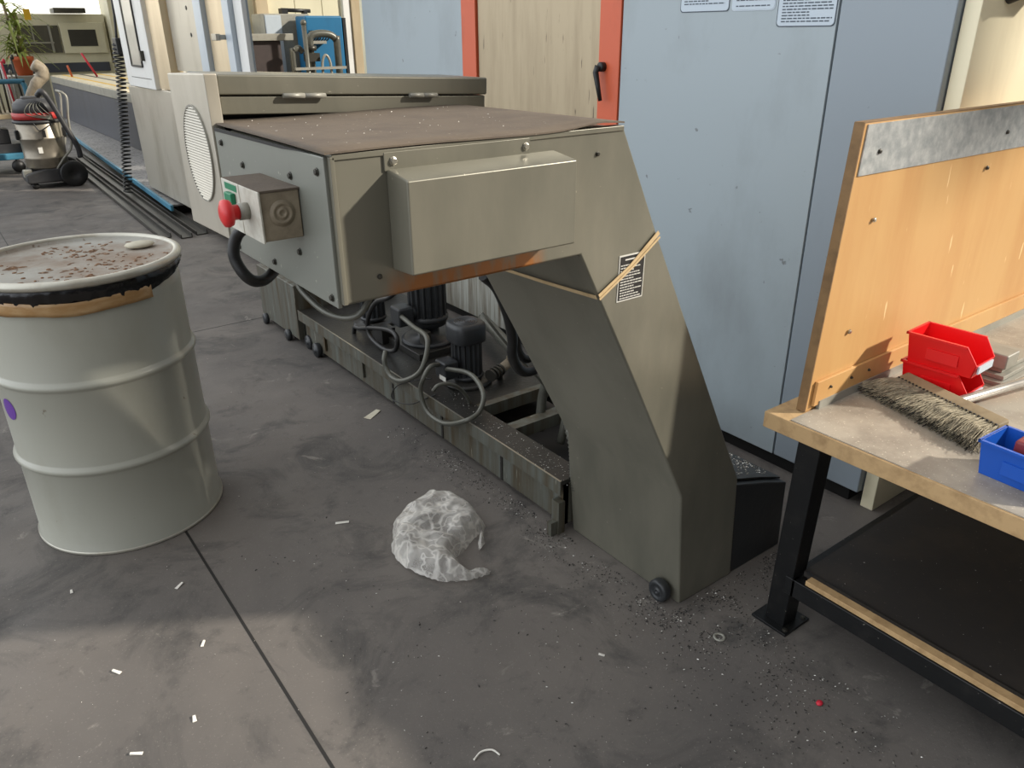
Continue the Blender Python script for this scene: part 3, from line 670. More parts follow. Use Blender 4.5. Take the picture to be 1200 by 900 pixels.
# red bins, stacked
def bin_(name, label, ox, oy, oz, L_, W_, H_, rz, m, group=None, card=None):
    """open-fronted storage bin: back at local y=L, scooped front at local y=0"""
    MT = Matrix.Translation((ox, oy, oz)) @ Matrix.Rotation(rz, 4, 'Z')
    T = thing(name, label, 'storage bin', (ox, oy, oz), group); t = .003; ta = .008
    b = MB()
    def P(x, y, z): return MT @ V((x, y, z))
    def slab(pts, nrm):
        nrm = MT.to_3x3() @ V(nrm); A = [b.bm.verts.new(P(*p)) for p in pts]; B_ = [b.bm.verts.new(P(*p)+nrm*t) for p in pts]
        b.bm.faces.new(A); b.bm.faces.new(B_[::-1]); n = len(A)
        for i in range(n): b.bm.faces.new([A[i], B_[i], B_[(i+1) % n], A[(i+1) % n]])
    slab([(-W_/2+ta, 0+ta, 0), (W_/2-ta, ta, 0), (W_/2-ta, L_-ta, 0), (-W_/2+ta, L_-ta, 0)], (0, 0, 1))
    for s in (-1, 1):
        slab([(s*(W_/2-ta), ta, 0), (s*(W_/2-ta), L_-ta, 0), (s*W_/2, L_, H_), (s*W_/2, L_*.17, H_), (s*(W_/2-.004), 0, H_*.45)], (-s, 0, 0))
    slab([(-W_/2+ta, L_-ta, 0), (W_/2-ta, L_-ta, 0), (W_/2, L_, H_), (-W_/2, L_, H_)], (0, -1, 0))
    slab([(-W_/2+ta, ta, 0), (W_/2-ta, ta, 0), (W_/2-.004, 0, H_*.45), (-W_/2+.004, 0, H_*.45)], (0, 1, 0))
    b.build('bin_body', m, T)
    b = MB(); e = .004
    for s in (-1, 1):
        b.box(s*W_/2-(e if s < 0 else 0), s*W_/2+(e if s > 0 else 0), L_*.17, L_+e, H_-.006, H_, MT)
    b.box(-W_/2-e, W_/2+e, L_-.001, L_+e, H_-.006, H_, MT)
    b.box(-W_/2-e, -W_/2+.004, L_-.01, L_+.006, .0, .010, MT) if False else None
    b.build('rim', m, T)
    b = MB(); b.box(-W_*.36, W_*.36, -.003, .001, H_*.16, H_*.40, MT); b.build('label_holder', card or m, T)
    for s in (-1, 1):
        b = MB(); b.box(min(s*W_/2, s*(W_/2-.004)), max(s*W_/2, s*(W_/2-.004)), L_*.25, L_*.7, H_*.25, H_*.62, Matrix.Identity(4) if False else MT); b.build('side_panel', m, T)
    return T
RZ = math.radians(2)
bin_('storage_bin', 'red plastic storage bin at the bottom of the stack on the bench', 1.955, .712, .6508, .165, .105, .078, RZ, 'red', None, 'paper')
bin_('storage_bin', 'red plastic storage bin on top of the stack on the bench', 1.953, .705, .7285, .170, .110, .078, RZ, 'red', None, 'paper')
bin_('storage_bin', 'blue plastic storage bin on the bench at the right edge', 1.655, .385, .6508, .165, .105, .078, math.radians(-3), 'bluep')
b = MB(); b.box(1.632, 1.70, .42, .50, .656, .742, None); tag(b.build('rubber_block', 'maroon', None, bevel=.006), 'maroon rubber block standing inside the blue bin', 'block')

# metal plates behind the red bins
for i, (x0, x1, y0, y1, lab) in enumerate(((2.10, 2.30, .70, .86, 'lowest grey metal plate of the pile behind the red bins'), (2.12, 2.30, .715, .87, 'second grey metal plate up in the pile behind the red bins'),
                                      (2.14, 2.33, .73, .885, 'topmost grey metal plate of the pile behind the red bins'))):
    pm = MB(); pm.box(x0, x1, y0, y1, .6508+.012*i, .6618+.012*i); tag(pm.build('metal_plate', 'castm', None, bevel=.001), lab, 'metal plate', 'metal plates behind the red bins')
b = MB(); b.box(2.13, 2.20, .72, .90, .6868, .7268); tag(b.build('clamp_block', 'castm', None, bevel=.004), 'small grey clamp block standing on the metal plates', 'clamp block')

# broom lying on the bench
BR = thing('broom', 'bench broom with long grey bristles and silver handle lying by the red bins', 'broom', (1.80, .72, .65))
A = V((1.872, .868, .678)); B = V((1.790, .588, .678)); ax = (B-A).normalized(); sd = V((-ax.y, ax.x, 0)); sd = sd if sd.x < 0 else -sd
b = MB()
for (o0, o1, zz0, zz1) in ((0, .034, .660, .690),):
    b.hull([tuple(A+sd*o0+V((0, 0, zz0-.678))), tuple(B+sd*o0+V((0, 0, zz0-.678))), tuple(B-sd*(o1-.0)+V((0, 0, zz0-.670))), tuple(A-sd*o1+V((0, 0, zz0-.670))),
            tuple(A+sd*o0+V((0, 0, zz1-.678))), tuple(B+sd*o0+V((0, 0, zz1-.678))), tuple(B-sd*o1+V((0, 0, zz1-.670))), tuple(A-sd*o1+V((0, 0, zz1-.670)))])
b.build('broom_head', 'wood', BR, bevel=.004)
b = MB(); rng = random.Random(3); Lh = (B-A).length
for k in range(1500):
    u = rng.random(); zt = rng.uniform(.664, .688); p = A.lerp(B, u)+V((0, 0, zt-.678))
    spread = (u-.5)*.05+rng.uniform(-.012, .012)
    ln = rng.uniform(.078, .098)
    mid = p+sd*ln*.55+ax*spread*.5+V((0, 0, rng.uniform(-.002, .006)))
    end = p+sd*ln+ax*(spread+rng.uniform(-.006, .01)); end.z = max(.6515, zt-.006-rng.random()*.022+.004)
    b.tube([p, mid, end], [.0009, .0008, .0005], 3, caps=False)
br = b.build('bristles', 'bristle', BR); br['kind'] = 'stuff'
b = MB()
for k in range(700):
    u = rng.random(); p = A.lerp(B, u)+V((0, 0, rng.uniform(-.014, .009))); ln = rng.uniform(.07, .104); spread = (u-.5)*.05+rng.uniform(-.02, .02)
    end = p+sd*ln+ax*spread; end.z = rng.uniform(.6515, .672)
    b.tube([p, p.lerp(end, .55)+V((0, 0, rng.uniform(-.002, .007))), end], [.0009, .0008, .0005], 3, caps=False)
br = b.build('dark_bristles', 'black', BR); br['kind'] = 'stuff'
b = MB()
for k in range(26):
    p = A.lerp(B, (k+.5)/26)+sd*.001; b.ball(p+V((0, 0, .012)), .003, .003, .002)
b.build('tuft_row', 'black', BR)
b = MB(); h0 = V((1.838, .722, .676)); h1 = V((2.32, .60, .700)); b.tube([h0, h0+(h1-h0)*.06, h0+(h1-h0)*.08, h1], [.011, .013, .0115, .0115], 16); b.build('handle', 'alu', BR)

# ================================================================== DRUM
DX, DY = .305, 2.645; Rd = .287
DR = thing('steel_drum', 'large grey steel drum with two rolled ribs and taped liner', 'drum', (DX, DY, 0))
prof = [(0, .004), (Rd-.012, .004), (Rd-.012, 0), (Rd+.002, 0), (Rd+.005, .004), (Rd+.005, .012), (Rd, .018), (Rd, .28)]
def ribp(z): return [(Rd, z-.018), (Rd+.003, z-.012), (Rd+.010, z-.005), (Rd+.011, z+.001), (Rd+.008, z+.008), (Rd+.002, z+.014), (Rd, z+.019)]
prof = prof[:-1]+ribp(.300)+ribp(.578)+[(Rd, .80), (Rd-.002, .86), (Rd-.02, .866), (0, .866)]
b = MB(); b.lathe(prof, (DX, DY), 96); b.build('barrel', 'drum', DR)
b = MB(); b.lathe([(Rd+.0055, .001), (Rd+.0075, .004), (Rd+.0075, .010), (Rd+.0055, .012)], (DX, DY), 96, caps=False); b.build('bottom_chime', 'rim', DR)
# bin liner pulled over the rim
b = MB(); n = 160
rows = []
for j, (dr, z) in enumerate(((.010, .868), (.013, .861), (.011, .852), (.009, .843), (.006, .834), (.003, .826), (.001, .822))):
    row = []
    for k in range(n):
        a = 2*PI*k/n; f = .0016*math.sin(a*41)+.0012*math.sin(a*67+j)+.004*noise.noise(V((a*9, j*.7, 0)))
        hang = .016*max(0, noise.noise(V((math.cos(a)*1.4, math.sin(a)*1.4, 3))))*j/6 + (.055*j/6*math.exp(-((math.atan2(math.sin(a-math.radians(20)), math.cos(a-math.radians(20))))/.7)**2)*-1)
        row.append(b.bm.verts.new((DX+(Rd+dr+f*(1 if 0 < j < 6 else .3))*math.cos(a), DY+(Rd+dr+f*(1 if 0 < j < 6 else .3))*math.sin(a), z-hang)))
    rows.append(row)
for j in range(len(rows)-1):
    for k in range(n): b.bm.faces.new([rows[j][k], rows[j][(k+1) % n], rows[j+1][(k+1) % n], rows[j+1][k]]).smooth = True
b.build('bin_liner', 'bagb', DR)
# tape band holding the liner
b = MB(); rows = []; n = 60
for j in range(4):
    row = []
    for k in range(n+1):
        u = k/n; a = math.radians(-200+u*141)
        zc = .822-.004*math.sin(u*PI)-.008*math.exp(-((u-.70)/.12)**2)-.008*max(0, u-.75)*3
        z = zc+(.019, .008, -.008, -.019)[j]*(1+.15*noise.noise(V((u*8, 0, 0)))); dr = .0075+.002*noise.noise(V((u*30, j*.9, 5)))
        row.append(b.bm.verts.new((DX+(Rd+dr)*math.cos(a), DY+(Rd+dr)*math.sin(a), z)))
    rows.append(row)
for j in range(3):
    for k in range(n): b.bm.faces.new([rows[j][k], rows[j][k+1], rows[j+1][k+1], rows[j+1][k]]).smooth = True
tp = b.build('packing_tape', 'tape', DR); so_ = tp.modifiers.new('s', 'SOLIDIFY'); so_.thickness = .0015
# round purple sticker on the side, wrapped to the barrel
b = MB(); rr_ = .034; ac = math.radians(-162); zc = .49; cen = None
def onb(a, z, d=.0012): return (DX+(Rd+d)*math.cos(a), DY+(Rd+d)*math.sin(a), z)
c0 = b.bm.verts.new(onb(ac, zc)); prev = [c0]*1; rings = []
for rad in (.4, .7, 1.0): rings.append([b.bm.verts.new(onb(ac+rad*rr_/Rd*math.cos(2*PI*k/32), zc+rad*rr_*math.sin(2*PI*k/32))) for k in range(32)])
for k in range(32): b.bm.faces.new([c0, rings[0][k], rings[0][(k+1) % 32]])
for j in range(2):
    for k in range(32): b.bm.faces.new([rings[j][k], rings[j+1][k], rings[j+1][(k+1) % 32], rings[j][(k+1) % 32]])
b.build('sticker', 'purple', DR)
LD = thing('drum_lid', 'dished drum lid covered in dirt and rust crumbs on the grey drum', 'lid', (DX, DY, .868))
b = MB(); b.lathe([(0, .874), (.27, .874), (.277, .876), (.281, .884), (.284, .886), (.284, .868), (0, .868)], (DX, DY), 96); b.build('lid_plate', 'lidm', LD)
b = MB(); b.lathe([(.285, .870), (.296, .868), (.303, .874), (.305, .881), (.303, .888), (.295, .893), (.286, .893), (.281, .888), (.282, .880)], (DX, DY), 96, caps=False); b.build('clamp_ring', 'rim', LD)
b = MB(); rng = random.Random(5)
for k in range(330):
    a = rng.uniform(0, 2*PI); r = .265*math.sqrt(rng.random()); x = DX+r*math.cos(a); y = DY+r*math.sin(a)
    if noise.noise(V((x*7, y*7, 1))) < -.02: continue
    s = rng.uniform(.0015, .006); b.ball((x, y, .8745), s*rng.uniform(.7, 2), s, s*.5)
o = b.build('dirt_crumbs', mat('rusty_crumbs', (128, 90, 62), .9, 0, (176, 160, 138), .6, 60), LD); o['kind'] = 'stuff'
b = MB(); b.ball((.506, 2.70, .885), .047, .034, .011); so2 = b.build('pale_stone', 'concrete2'); tag(so2, 'flat pale oval lump lying on the drum lid among dirt', 'stone')

# ================================================================== PLASTIC BAG
outline = [(1.177, 2.026), (1.203, 2.001), (1.214, 1.964), (1.227, 1.92), (1.223, 1.863), (1.211, 1.814), (1.206, 1.782), (1.186, 1.766), (1.145, 1.7), (1.112, 1.685), (1.132, 1.719), (1.168, 1.76), (1.121, 1.737), (1.092, 1.722), (1.068, 1.707), (1.033, 1.698), (1.028, 1.666), (1.019, 1.637), (1.022, 1.605), (1.053, 1.597), (1.083, 1.58), (1.072, 1.568), (1.036, 1.573), (0.997, 1.584), (0.957, 1.609), (0.93, 1.637), (0.911, 1.671), (0.896, 1.714), (0.884, 1.753), (0.882, 1.803), (0.887, 1.84), (0.903, 1.875), (0.926, 1.906), (0.948, 1.948), (0.97, 1.982), (1.004, 2.003), (1.049, 2.023), (1.09, 2.036), (1.139, 2.041)]
def inside(p, poly):
    c = False; n = len(poly)
    for i in range(n):
        a, d = poly[i], poly[(i+1) % n]
        if (a[1] > p[1]) != (d[1] > p[1]) and p[0] < (d[0]-a[0])*(p[1]-a[1])/(d[1]-a[1])+a[0]: c = not c
    return c
def edist(p, poly):
    m = 9; n = len(poly)
    for i in range(n):
        a = V(poly[i]); d = V(poly[(i+1) % n]); t = max(0, min(1, (V(p)-a).dot(d-a)/(d-a).length_squared)); m = min(m, (V(p)-a-(d-a)*t).length)
    return m
dense = []
for i in range(len(outline)):
    a = V(outline[i]); d = V(outline[(i+1) % len(outline)]); k = max(1, int((d-a).length/.008))
    for q_ in range(k):
        p = a.lerp(d, q_/k); dense.append(p+V((noise.noise(V((p.x*60, p.y*60, 0))), noise.noise(V((p.x*60, p.y*60, 9)))))*.003)
pts = [tuple(p) for p in dense]; nb = len(pts); step = .0065
x = .87
while x < 1.23:
    y = 1.55
    while y < 2.07:
        p = (x+random.uniform(-.2, .2)*step, y+random.uniform(-.2, .2)*step)
        if inside(p, outline) and edist(p, outline) > .004: pts.append(p)
        y += step
    x += step
res = delaunay_2d_cdt([V(p) for p in pts], [(i, (i+1) % nb) for i in range(nb)], [], 1, 1e-5)
b = MB(); vs = []
def crease(p):
    h = 0
    for s, amp in ((9, .012), (22, .0055), (60, .0016)):
        h += amp*(1-2*abs(noise.noise(V((p[0]*s, p[1]*s, 4.2)))))
    return h
bag_top = []
for v in res[0]:
    d = edist(v, outline); k = min(1, d/.06); dome = .050*(k*(2-k))**.7
    # a pleat runs across the middle of the bag
    pl_ = abs((v.y-1.80)*.55+(v.x-1.0)*.85-.03); pleat = -.014*math.exp(-(pl_/.012)**2)
    bag_top.append(b.bm.verts.new((v.x, v.y, .004+dome+min(1, d/.03)*(crease(v)+pleat)+.002*noise.noise(V((v.x*40, v.y*40, 0))))))
for f in res[2]: b.bm.faces.new([bag_top[i] for i in f]).smooth = True
BG = b.build('plastic_bag', 'poly'); tag(BG, 'crumpled torn clear plastic bag lying on the dark concrete floor', 'plastic bag')

# ================================================================== LITTER
def sliver(name, label, x, y, L_, W_, a, m='scrap', group='paper slivers on the floor', z=.001):
    b = MB(); MT = Matrix.Translation((x, y, z)) @ Matrix.Rotation(a, 4, 'Z'); h = W_/2
    b.hull([tuple(MT @ V(p)) for p in ((-L_/2, -h, 0), (L_/2, -h*.7, 0), (L_/2, h*.6, 0), (-L_/2, h, 0), (-L_/2, -h, .0008), (L_/2, -h*.7, .004), (L_/2, h*.6, .004), (-L_/2, h, .0012))])
    return tag(b.build(name, m), label, 'paper scrap', group)
for (x, y, L_, W_, a, lab) in ((.305, 2.091, .028, .010, .6, 'white paper sliver just below the drum left of the floor joint'), (.288, 1.802, .022, .008, 1.0, 'white paper sliver close left of the floor joint'),
    (.078, 1.834, .026, .010, 2.2, 'white wedge-shaped scrap on the lighter floor left of the joint'), (.194, 1.557, .018, .010, 1.4, 'small curled white scrap between the wedge scrap and the joint'),
    (.058, 1.536, .028, .009, 2.6, 'white tapered scrap near the bottom left of the floor'), (.837, 2.097, .045, .011, -.5, 'longest white paper strip between the drum and the plastic bag'),
    (1.117, 1.121, .016, .007, 2.2, 'tiny white scrap in front of the conveyor wheel'), (.042, 2.257, .014, .008, 1.5, 'tiny white scrap left of the drum base')):
    sliver('paper_scrap', lab, x, y, L_, W_, a)
b = MB(); b.tube(spline([(.665, 1.055, .003), (.69, 1.062, .004), (.712, 1.05, .006), (.72, 1.03, .003)], 8), .0022, 6); tag(b.build('metal_curl', 'scrap'), 'pale curved shaving near the bottom middle of the floor', 'metal curl')
sliver('torn_wrapper', 'crumpled white wrapper scrap on the floor beside the coolant tank', 1.298, 2.765, .085, .035, .5, 'concrete2', None)['category'] = 'wrapper'
b = MB(); b.lathe([(.009, .0005), (.016, .0005), (.017, .002), (.015, .004), (.010, .004), (.009, .0005)], (1.416, .977), 24); tag(b.build('washer', 'castm'), 'grey metal washer lying on the floor in front of the bench leg', 'washer')
b = MB(); b.ball((1.429, .68, .004), .010, .008, .005); tag(b.build('red_crumb', 'redrod'), 'small reddish crumb on the floor below the bench shelf edge', 'crumb')
def chips(name, label, n, f, m, smin, smax, seed):
    b = MB(); rng = random.Random(seed); k = 0
    while k < n:
        p = f(rng)
        if p is None: continue
        k += 1; s = rng.uniform(smin, smax)*rng.uniform(.5, 1); a = rng.uniform(0, PI); MT = Matrix.Translation(p) @ Matrix.Rotation(a, 4, 'Z') @ Matrix.Rotation(rng.uniform(-.6, .6), 4, 'X')
        v = [b.bm.verts.new(MT @ V(q)) for q in ((-s, -s*.35, 0), (s, -s*.2, s*.3), (s*.8, s*.35, 0), (-s*.7, s*.3, s*.5), (0, 0, s*.8))]
        for t in ((0, 1, 4), (1, 2, 4), (2, 3, 4), (3, 0, 4)): b.bm.faces.new([v[i] for i in t])
    o = b.build(name, m); return tag(o, label, 'metal chips', None, 'stuff')
def near_chute(rng):
    # thick along the foot of the conveyor and tank, thinning over the floor
    t = rng.random()
    if t < .35: x = 1.40-abs(rng.gauss(0, .07)); y = rng.uniform(1.1, 2.6)
    elif t < .6: x = rng.uniform(1.3, 1.9); y = 1.12-abs(rng.gauss(0, .09))
    elif t < .85: x = rng.gauss(1.45, .16); y = rng.gauss(.75, .22)
    else: x = rng.uniform(.5, 1.7); y = rng.uniform(.6, 2.2)
    if (x > 1.39 and y > 1.13) or (x > 1.55 and y < .96): return None
    if math.hypot(x-1.05, y-1.8) < .26 or math.hypot(x-DX, y-DY) < .31: return None
    if noise.noise(V((x*9, y*9, 2))) < -.08 and rng.random() < .8: return None
    return V((x, y, .0008))
chips('floor_chips', 'bright metal chips strewn on the floor round the conveyor foot', 900, near_chute, 'chips', .001, .0040, 11)
chips('floor_grit', 'dark oily grit strewn on the floor round the conveyor and bench', 2600, near_chute, 'darkchips', .001, .0045, 12)
def wide(rng):
    x = rng.uniform(-.2, 1.5); y = rng.uniform(.7, 4.2)
    if math.hypot(x-DX, y-DY) < .31 or (x > 1.36 and y > 1.1) or math.hypot(x-1.05, y-1.8) < .26: return None
    return V((x, y, .0008))
chips('floor_specks', 'small pale specks scattered over the open concrete floor', 260, wide, 'scrap', .0008, .0024, 13)
def troughp(rng):
    x = rng.uniform(1.66, 1.875); y = rng.uniform(1.18, 1.47); return V((x, y, .331+(x-1.63)*(-.047/.15) if x < 1.78 else .284-(x-1.78)*.37))
chips('trough_chips', 'bright metal chips heaped in the trough beside the conveyor riser', 420, troughp, 'chips', .002, .006, 14)
def tankp(rng):
    x = rng.uniform(1.378, 1.478); y = 1.56+abs(rng.gauss(0, .45)); 
    return V((x, y, .2015)) if y < 2.9 else None
chips('tank_chips', 'metal chips and crumbs scattered along the tank flange', 260, tankp, 'chips', .001, .003, 15)
def shelfp(rng): return V((rng.uniform(1.62, 2.6), rng.uniform(-.3, .85), .2058))
chips('shelf_chips', 'pale chips scattered over the dark lower shelf of the bench', 120, shelfp, 'chips', .001, .0035, 16)
def topp(rng):
    x = rng.uniform(.52, 1.1); y = rng.uniform(1.16, 1.68); return V((x, y, 1.3395))
chips('plate_chips', 'pale crumbs scattered over the dusty conveyor top plate', 60, topp, 'scrap', .0008, .0026, 17)

# ================================================================== BIG MACHINE, LEFT BACKGROUND
XM = 1.8
GM = thing('milling_machine', 'large stainless-clad milling machine with white-doored control cabin at the left', 'milling machine', (2.4, 7, 0))
def yz(name, pts, x0, x1, m, bevel=.004, parent=GM): b = MB(); b.prism(pts, 'x', x0, x1); return b.build(name, m, parent, bevel=bevel)
yz('lower_cover', [(6.86, .12), (8.52, .12), (8.58, 1.064), (6.92, 1.083)], XM, XM+.6, 'stain', .01)
yz('rear_housing', [(5.14, .07), (6.85, .07), (6.82, 1.232), (5.14, 1.27)], XM-.02, XM+.4, 'stain', .01)
# column cladding above: strips and panels rising out of view
for (name, y0, y1, m, dx) in (('cabin_post', 6.98, 7.38, 'brass', 0), ('recess_panel', 6.02, 6.96, 'stain', .05), ('frame_strip', 5.86, 6.02, 'paleframe', -.03),
                              ('warm_panel', 5.42, 5.84, 'brass', .0), ('frame_strip', 5.30, 5.42, 'paleframe', -.03), ('end_panel', 5.14, 5.29, 'white', 0)):
    yz(name, [(y0, 1.09 if y0 > 6.97 else 1.24), (y1, 1.09 if y0 > 6.97 else 1.24), (y1, 2.8), (y0, 2.8)], XM+dx, XM+(.03 if name == 'end_panel' else .10), m, .004)
for y, z in ((6.43, 1.50), (6.45, 1.68)): bolt(GM, (XM+.05, y, z), '-x', .012)
b = MB(); b.box(XM-.07, XM, 5.43, 5.46, 1.47, 1.50); b.box(XM-.09, XM-.06, 5.43, 5.52, 1.465, 1.505); b.build('latch', 'chrome', GM, bevel=.003)
# cabin door: white frame, glass and lower panel
CD = MB(); CD.box(XM-.03, XM+.02, 7.42, 8.35, 1.075, 2.6); cd = CD.build('cabin_door', 'white', GM, bevel=.006)
b = MB(); b.box(XM-.036, XM-.029, 7.72, 8.08, 1.26, 2.5); b.build('door_glass', 'cabglass', cd)
b = MB(); b.box(XM-.042, XM-.030, 8.07, 8.10, 1.25, 2.52); b.box(XM-.042, XM-.030, 7.70, 7.72, 1.25, 2.52); b.box(XM-.042, XM-.030, 7.72, 8.08, 1.245, 1.262); b.build('glass_seal', 'black', cd)
b = MB(); b.box(XM-.06, XM-.03, 7.60, 7.64, 1.30, 1.38); b.build('door_lock', 'bolt', cd)
b = MB(); b.box(XM-.032, XM-.028, 7.5, 8.2, 1.155, 1.160); b.build('panel_groove', 'bolt', cd)
yz('cabin_side', [(8.36, 1.08), (8.62, 1.08), (8.62, 2.7), (8.36, 2.7)], XM+.02, XM+.5, 'white')
# bed with table, bellows
BD = thing('machine_bed', 'long machine bed with pale slotted table and dark bellows side', 'machine bed', (3.2, 13, 0))
b = MB(); b.box(2.42, 4.4, 10.2, 17.9, .1, .70); b.build('bellows_wall', 'bellows', BD)
b = MB(); b.box(2.42, 4.4, 10.2, 17.9, .69, .81); b.build('table_edge', 'castm', BD, bevel=.004)
b = MB(); b.box(2.44, 4.3, 10.2, 17.85, .81, .825); tb = b.build('table_top', 'table', BD)
for i in range(6):
    b = MB(); b.box(2.6+.3*i, 2.66+.3*i, 10.2, 17.8, .825, .828); b.build('table_slot', 'bolt' if i % 2 else 'yellow', BD)
# walkway
WK = thing('tread_walkway', 'low tread-plate walkway with a light blue kerb along the machine bed', 'walkway', (2.1, 11, 0))
b = MB(); b.prism([(1.74, 7.5), (2.415, 7.5), (2.415, 17), (2.16, 17)], 'z', .085, .10); b.build('tread_plate', 'tread', WK)
b = MB(); b.prism([(1.715, 7.45), (1.74, 7.45), (2.16, 17), (2.135, 17)], 'z', .055, .104); b.build('kerb', 'cyan', WK, bevel=.003)
b = MB(); b.prism([(1.82, 7.6), (2.3, 7.6), (2.3, 16.9), (2.22, 16.9)], 'z', 0, .085); b.build('walkway_base', 'voidm', WK)
for (x, y0, y1, lab) in ((1.45, 6.65, 11.5, 'outermost of the parallel steel floor rails in front of the walkway'), (1.59, 6.55, 12, 'middle one of the parallel steel floor rails in front of the walkway'), (1.725, 6.6, 12.5, 'floor rail lying nearest the walkway kerb')):
    b = MB(); MT = Matrix.Translation((x, y0, 0)) @ Matrix.Rotation(math.radians(-1.6), 4, 'Z')
    for (xa, xb, za, zb) in ((-.045, .045, .004, .009), (-.045, -.038, .004, .035), (.038, .045, .004, .04)): b.box(xa, xb, 0, y1-y0, za, zb, MT)
    tag(b.build('floor_rail', 'bolt'), lab, 'floor rail', 'steel floor rails before the walkway')
# coiled cable hanging by the cabin
CC = thing('coiled_cable', 'black coiled cable hanging beside the control cabin down to the walkway', 'cable', (1.66, 8.76, .04))
b = MB(); pts_ = []; turns = 38
for i in range(turns*10+1):
    t = i/(turns*10); z = 1.437-1.395*t; a = 2*PI*i/10; rr_ = .042 if t > .12 else .055
    x = 1.829-.19*t; y = 8.76
    pts_.append((x+rr_*math.cos(a), y+rr_*math.sin(a), z))
b.tube(pts_, .0075, 5); b.build('coil', 'black', CC)
b = MB(); b.tube(spline([(1.815, 8.76, 1.437), (1.85, 8.78, 1.78), (1.86, 8.80, 2.5)], 4), .012, 6); b.build('lead', 'black', CC)
b = MB(); b.box(1.79, 1.88, 8.68, 8.84, 1.33, 1.48); b.build('cable_clamp', 'black', CC, bevel=.01)

# ================================================================== VACUUM CLEANER
VC = thing('industrial_vacuum', 'industrial vacuum cleaner with steel drum, red band and trolley handle', 'vacuum cleaner', (1.15, 10, 0))
vx, vyy = 1.13, 10.0
b = MB(); b.lathe([(0, .20), (.19, .20), (.205, .22), (.205, .30), (.213, .31), (.205, .32), (.21, .50), (.22, .51), (.21, .52), (.215, .66), (.19, .68), (0, .68)], (vx, vyy), 40); b.build('dust_tank', 'vacgrey', VC)
b = MB(); b.lathe([(.21, .66), (.235, .67), (.235, .69), (.21, .70)], (vx, vyy), 40); b.build('rim_ring', 'vacdark', VC)
b = MB(); b.lathe([(.205, .70), (.225, .705), (.225, .765), (.205, .77)], (vx, vyy), 40); b.build('red_band', 'vacred', VC)
b = MB(); b.lathe([(.20, .765), (.21, .77), (.19, .86), (.14, .90), (0, .91)], (vx, vyy), 40); b.build('motor_head', 'vacdark', VC)
b = MB(); b.box(vx-.10, vx+.08, vyy-.07, vyy+.07, .89, .925); b.build('top_cap', 'vacdark', VC, bevel=.01)
b = MB(); b.prism([(vx-.25, .06), (vx+.30, .06), (vx+.30, .20), (vx-.05, .21), (vx-.25, .16)], 'y', vyy-.20, vyy+.20); b.build('trolley_base', 'vacdark', VC, bevel=.02)
for s in (-1, 1):
    b = MB(); b.lathe([(.03, -.03), (.12, -.028), (.135, -.02), (.135, .02), (.12, .028), (.05, .03), (.04, .02), (0, .02)], seg=32, mtx=lay('-y', (vx+.20, vyy+s*.22, .135))); b.build('wheel', 'black', VC)
for s in (-1, 1):
    b = MB(); b.lathe([(.01, -.012), (.035, -.012), (.035, .012), (0, .012)], seg=16, mtx=lay('-y', (vx-.18, vyy+s*.15, .035))); b.build('caster', 'black', VC)
b = MB()
for s in (-1, 1): b.tube(spline([(vx-.02, vyy+s*.17, .10), (vx+.14, vyy+s*.2, .30), (vx+.24, vyy+s*.2, .42), (vx+.27, vyy+s*.2, .70), (vx+.30, vyy+s*.2, .90), (vx+.27, vyy+s*.18, .96)], 5), .012, 8)
b.tube([(vx+.27, vyy-.18, .96), (vx+.27, vyy+.18, .96)], .013, 8); b.build('push_handle', 'castm', VC)
b = MB(); b.tube(spline([(vx+.04, vyy-.16, .94), (vx+.08, vyy-.25, .98), (vx+.14, vyy-.25, .86), (vx+.22, vyy-.25, .62), (vx+.29, vyy-.24, .42), (vx+.30, vyy-.22, .30)], 6), .028, 10); b.build('suction_hose', 'vacdark', VC)
for k in range(5):
    b = MB(); b.tube(spline([(vx-.02+.02*k, vyy-.15, .88), (vx-.09+.03*k, vyy-.215, .84), (vx-.11+.05*k, vyy-.23, .76), (vx+.12, vyy-.235, .70+.01*k)], 4), .005, 5); b.build('cord', 'pipe', VC)
b = MB(); b.tube(spline([(vx-.07, vyy-.22, .68), (vx-.03, vyy-.23, .60), (vx+.03, vyy-.235, .62), (vx+.10, vyy-.23, .66)], 5), .006, 6); b.box(vx-.01, vx+.02, vyy-.25, vyy-.23, .53, .60); b.build('plug_lead', 'black', VC)
b = MB(); b.box(vx-.08, vx-.04, vyy-.222, vyy-.214, .37, .43); b.build('tank_sticker', 'labelw', VC)
for s, zz in ((-1, .55), (1, .55)):
    b = MB(); b.box(vx+s*.21-.03, vx+s*.21+.03, vyy-.06, vyy+.02, zz-.05, zz+.05); b.build('latch', 'black', VC, bevel=.01)
b = MB(); b.box(vx-.26, vx-.18, vyy-.14, vyy-.04, .12, .20); b.build('clamp_pedal', 'castm', VC, bevel=.01)

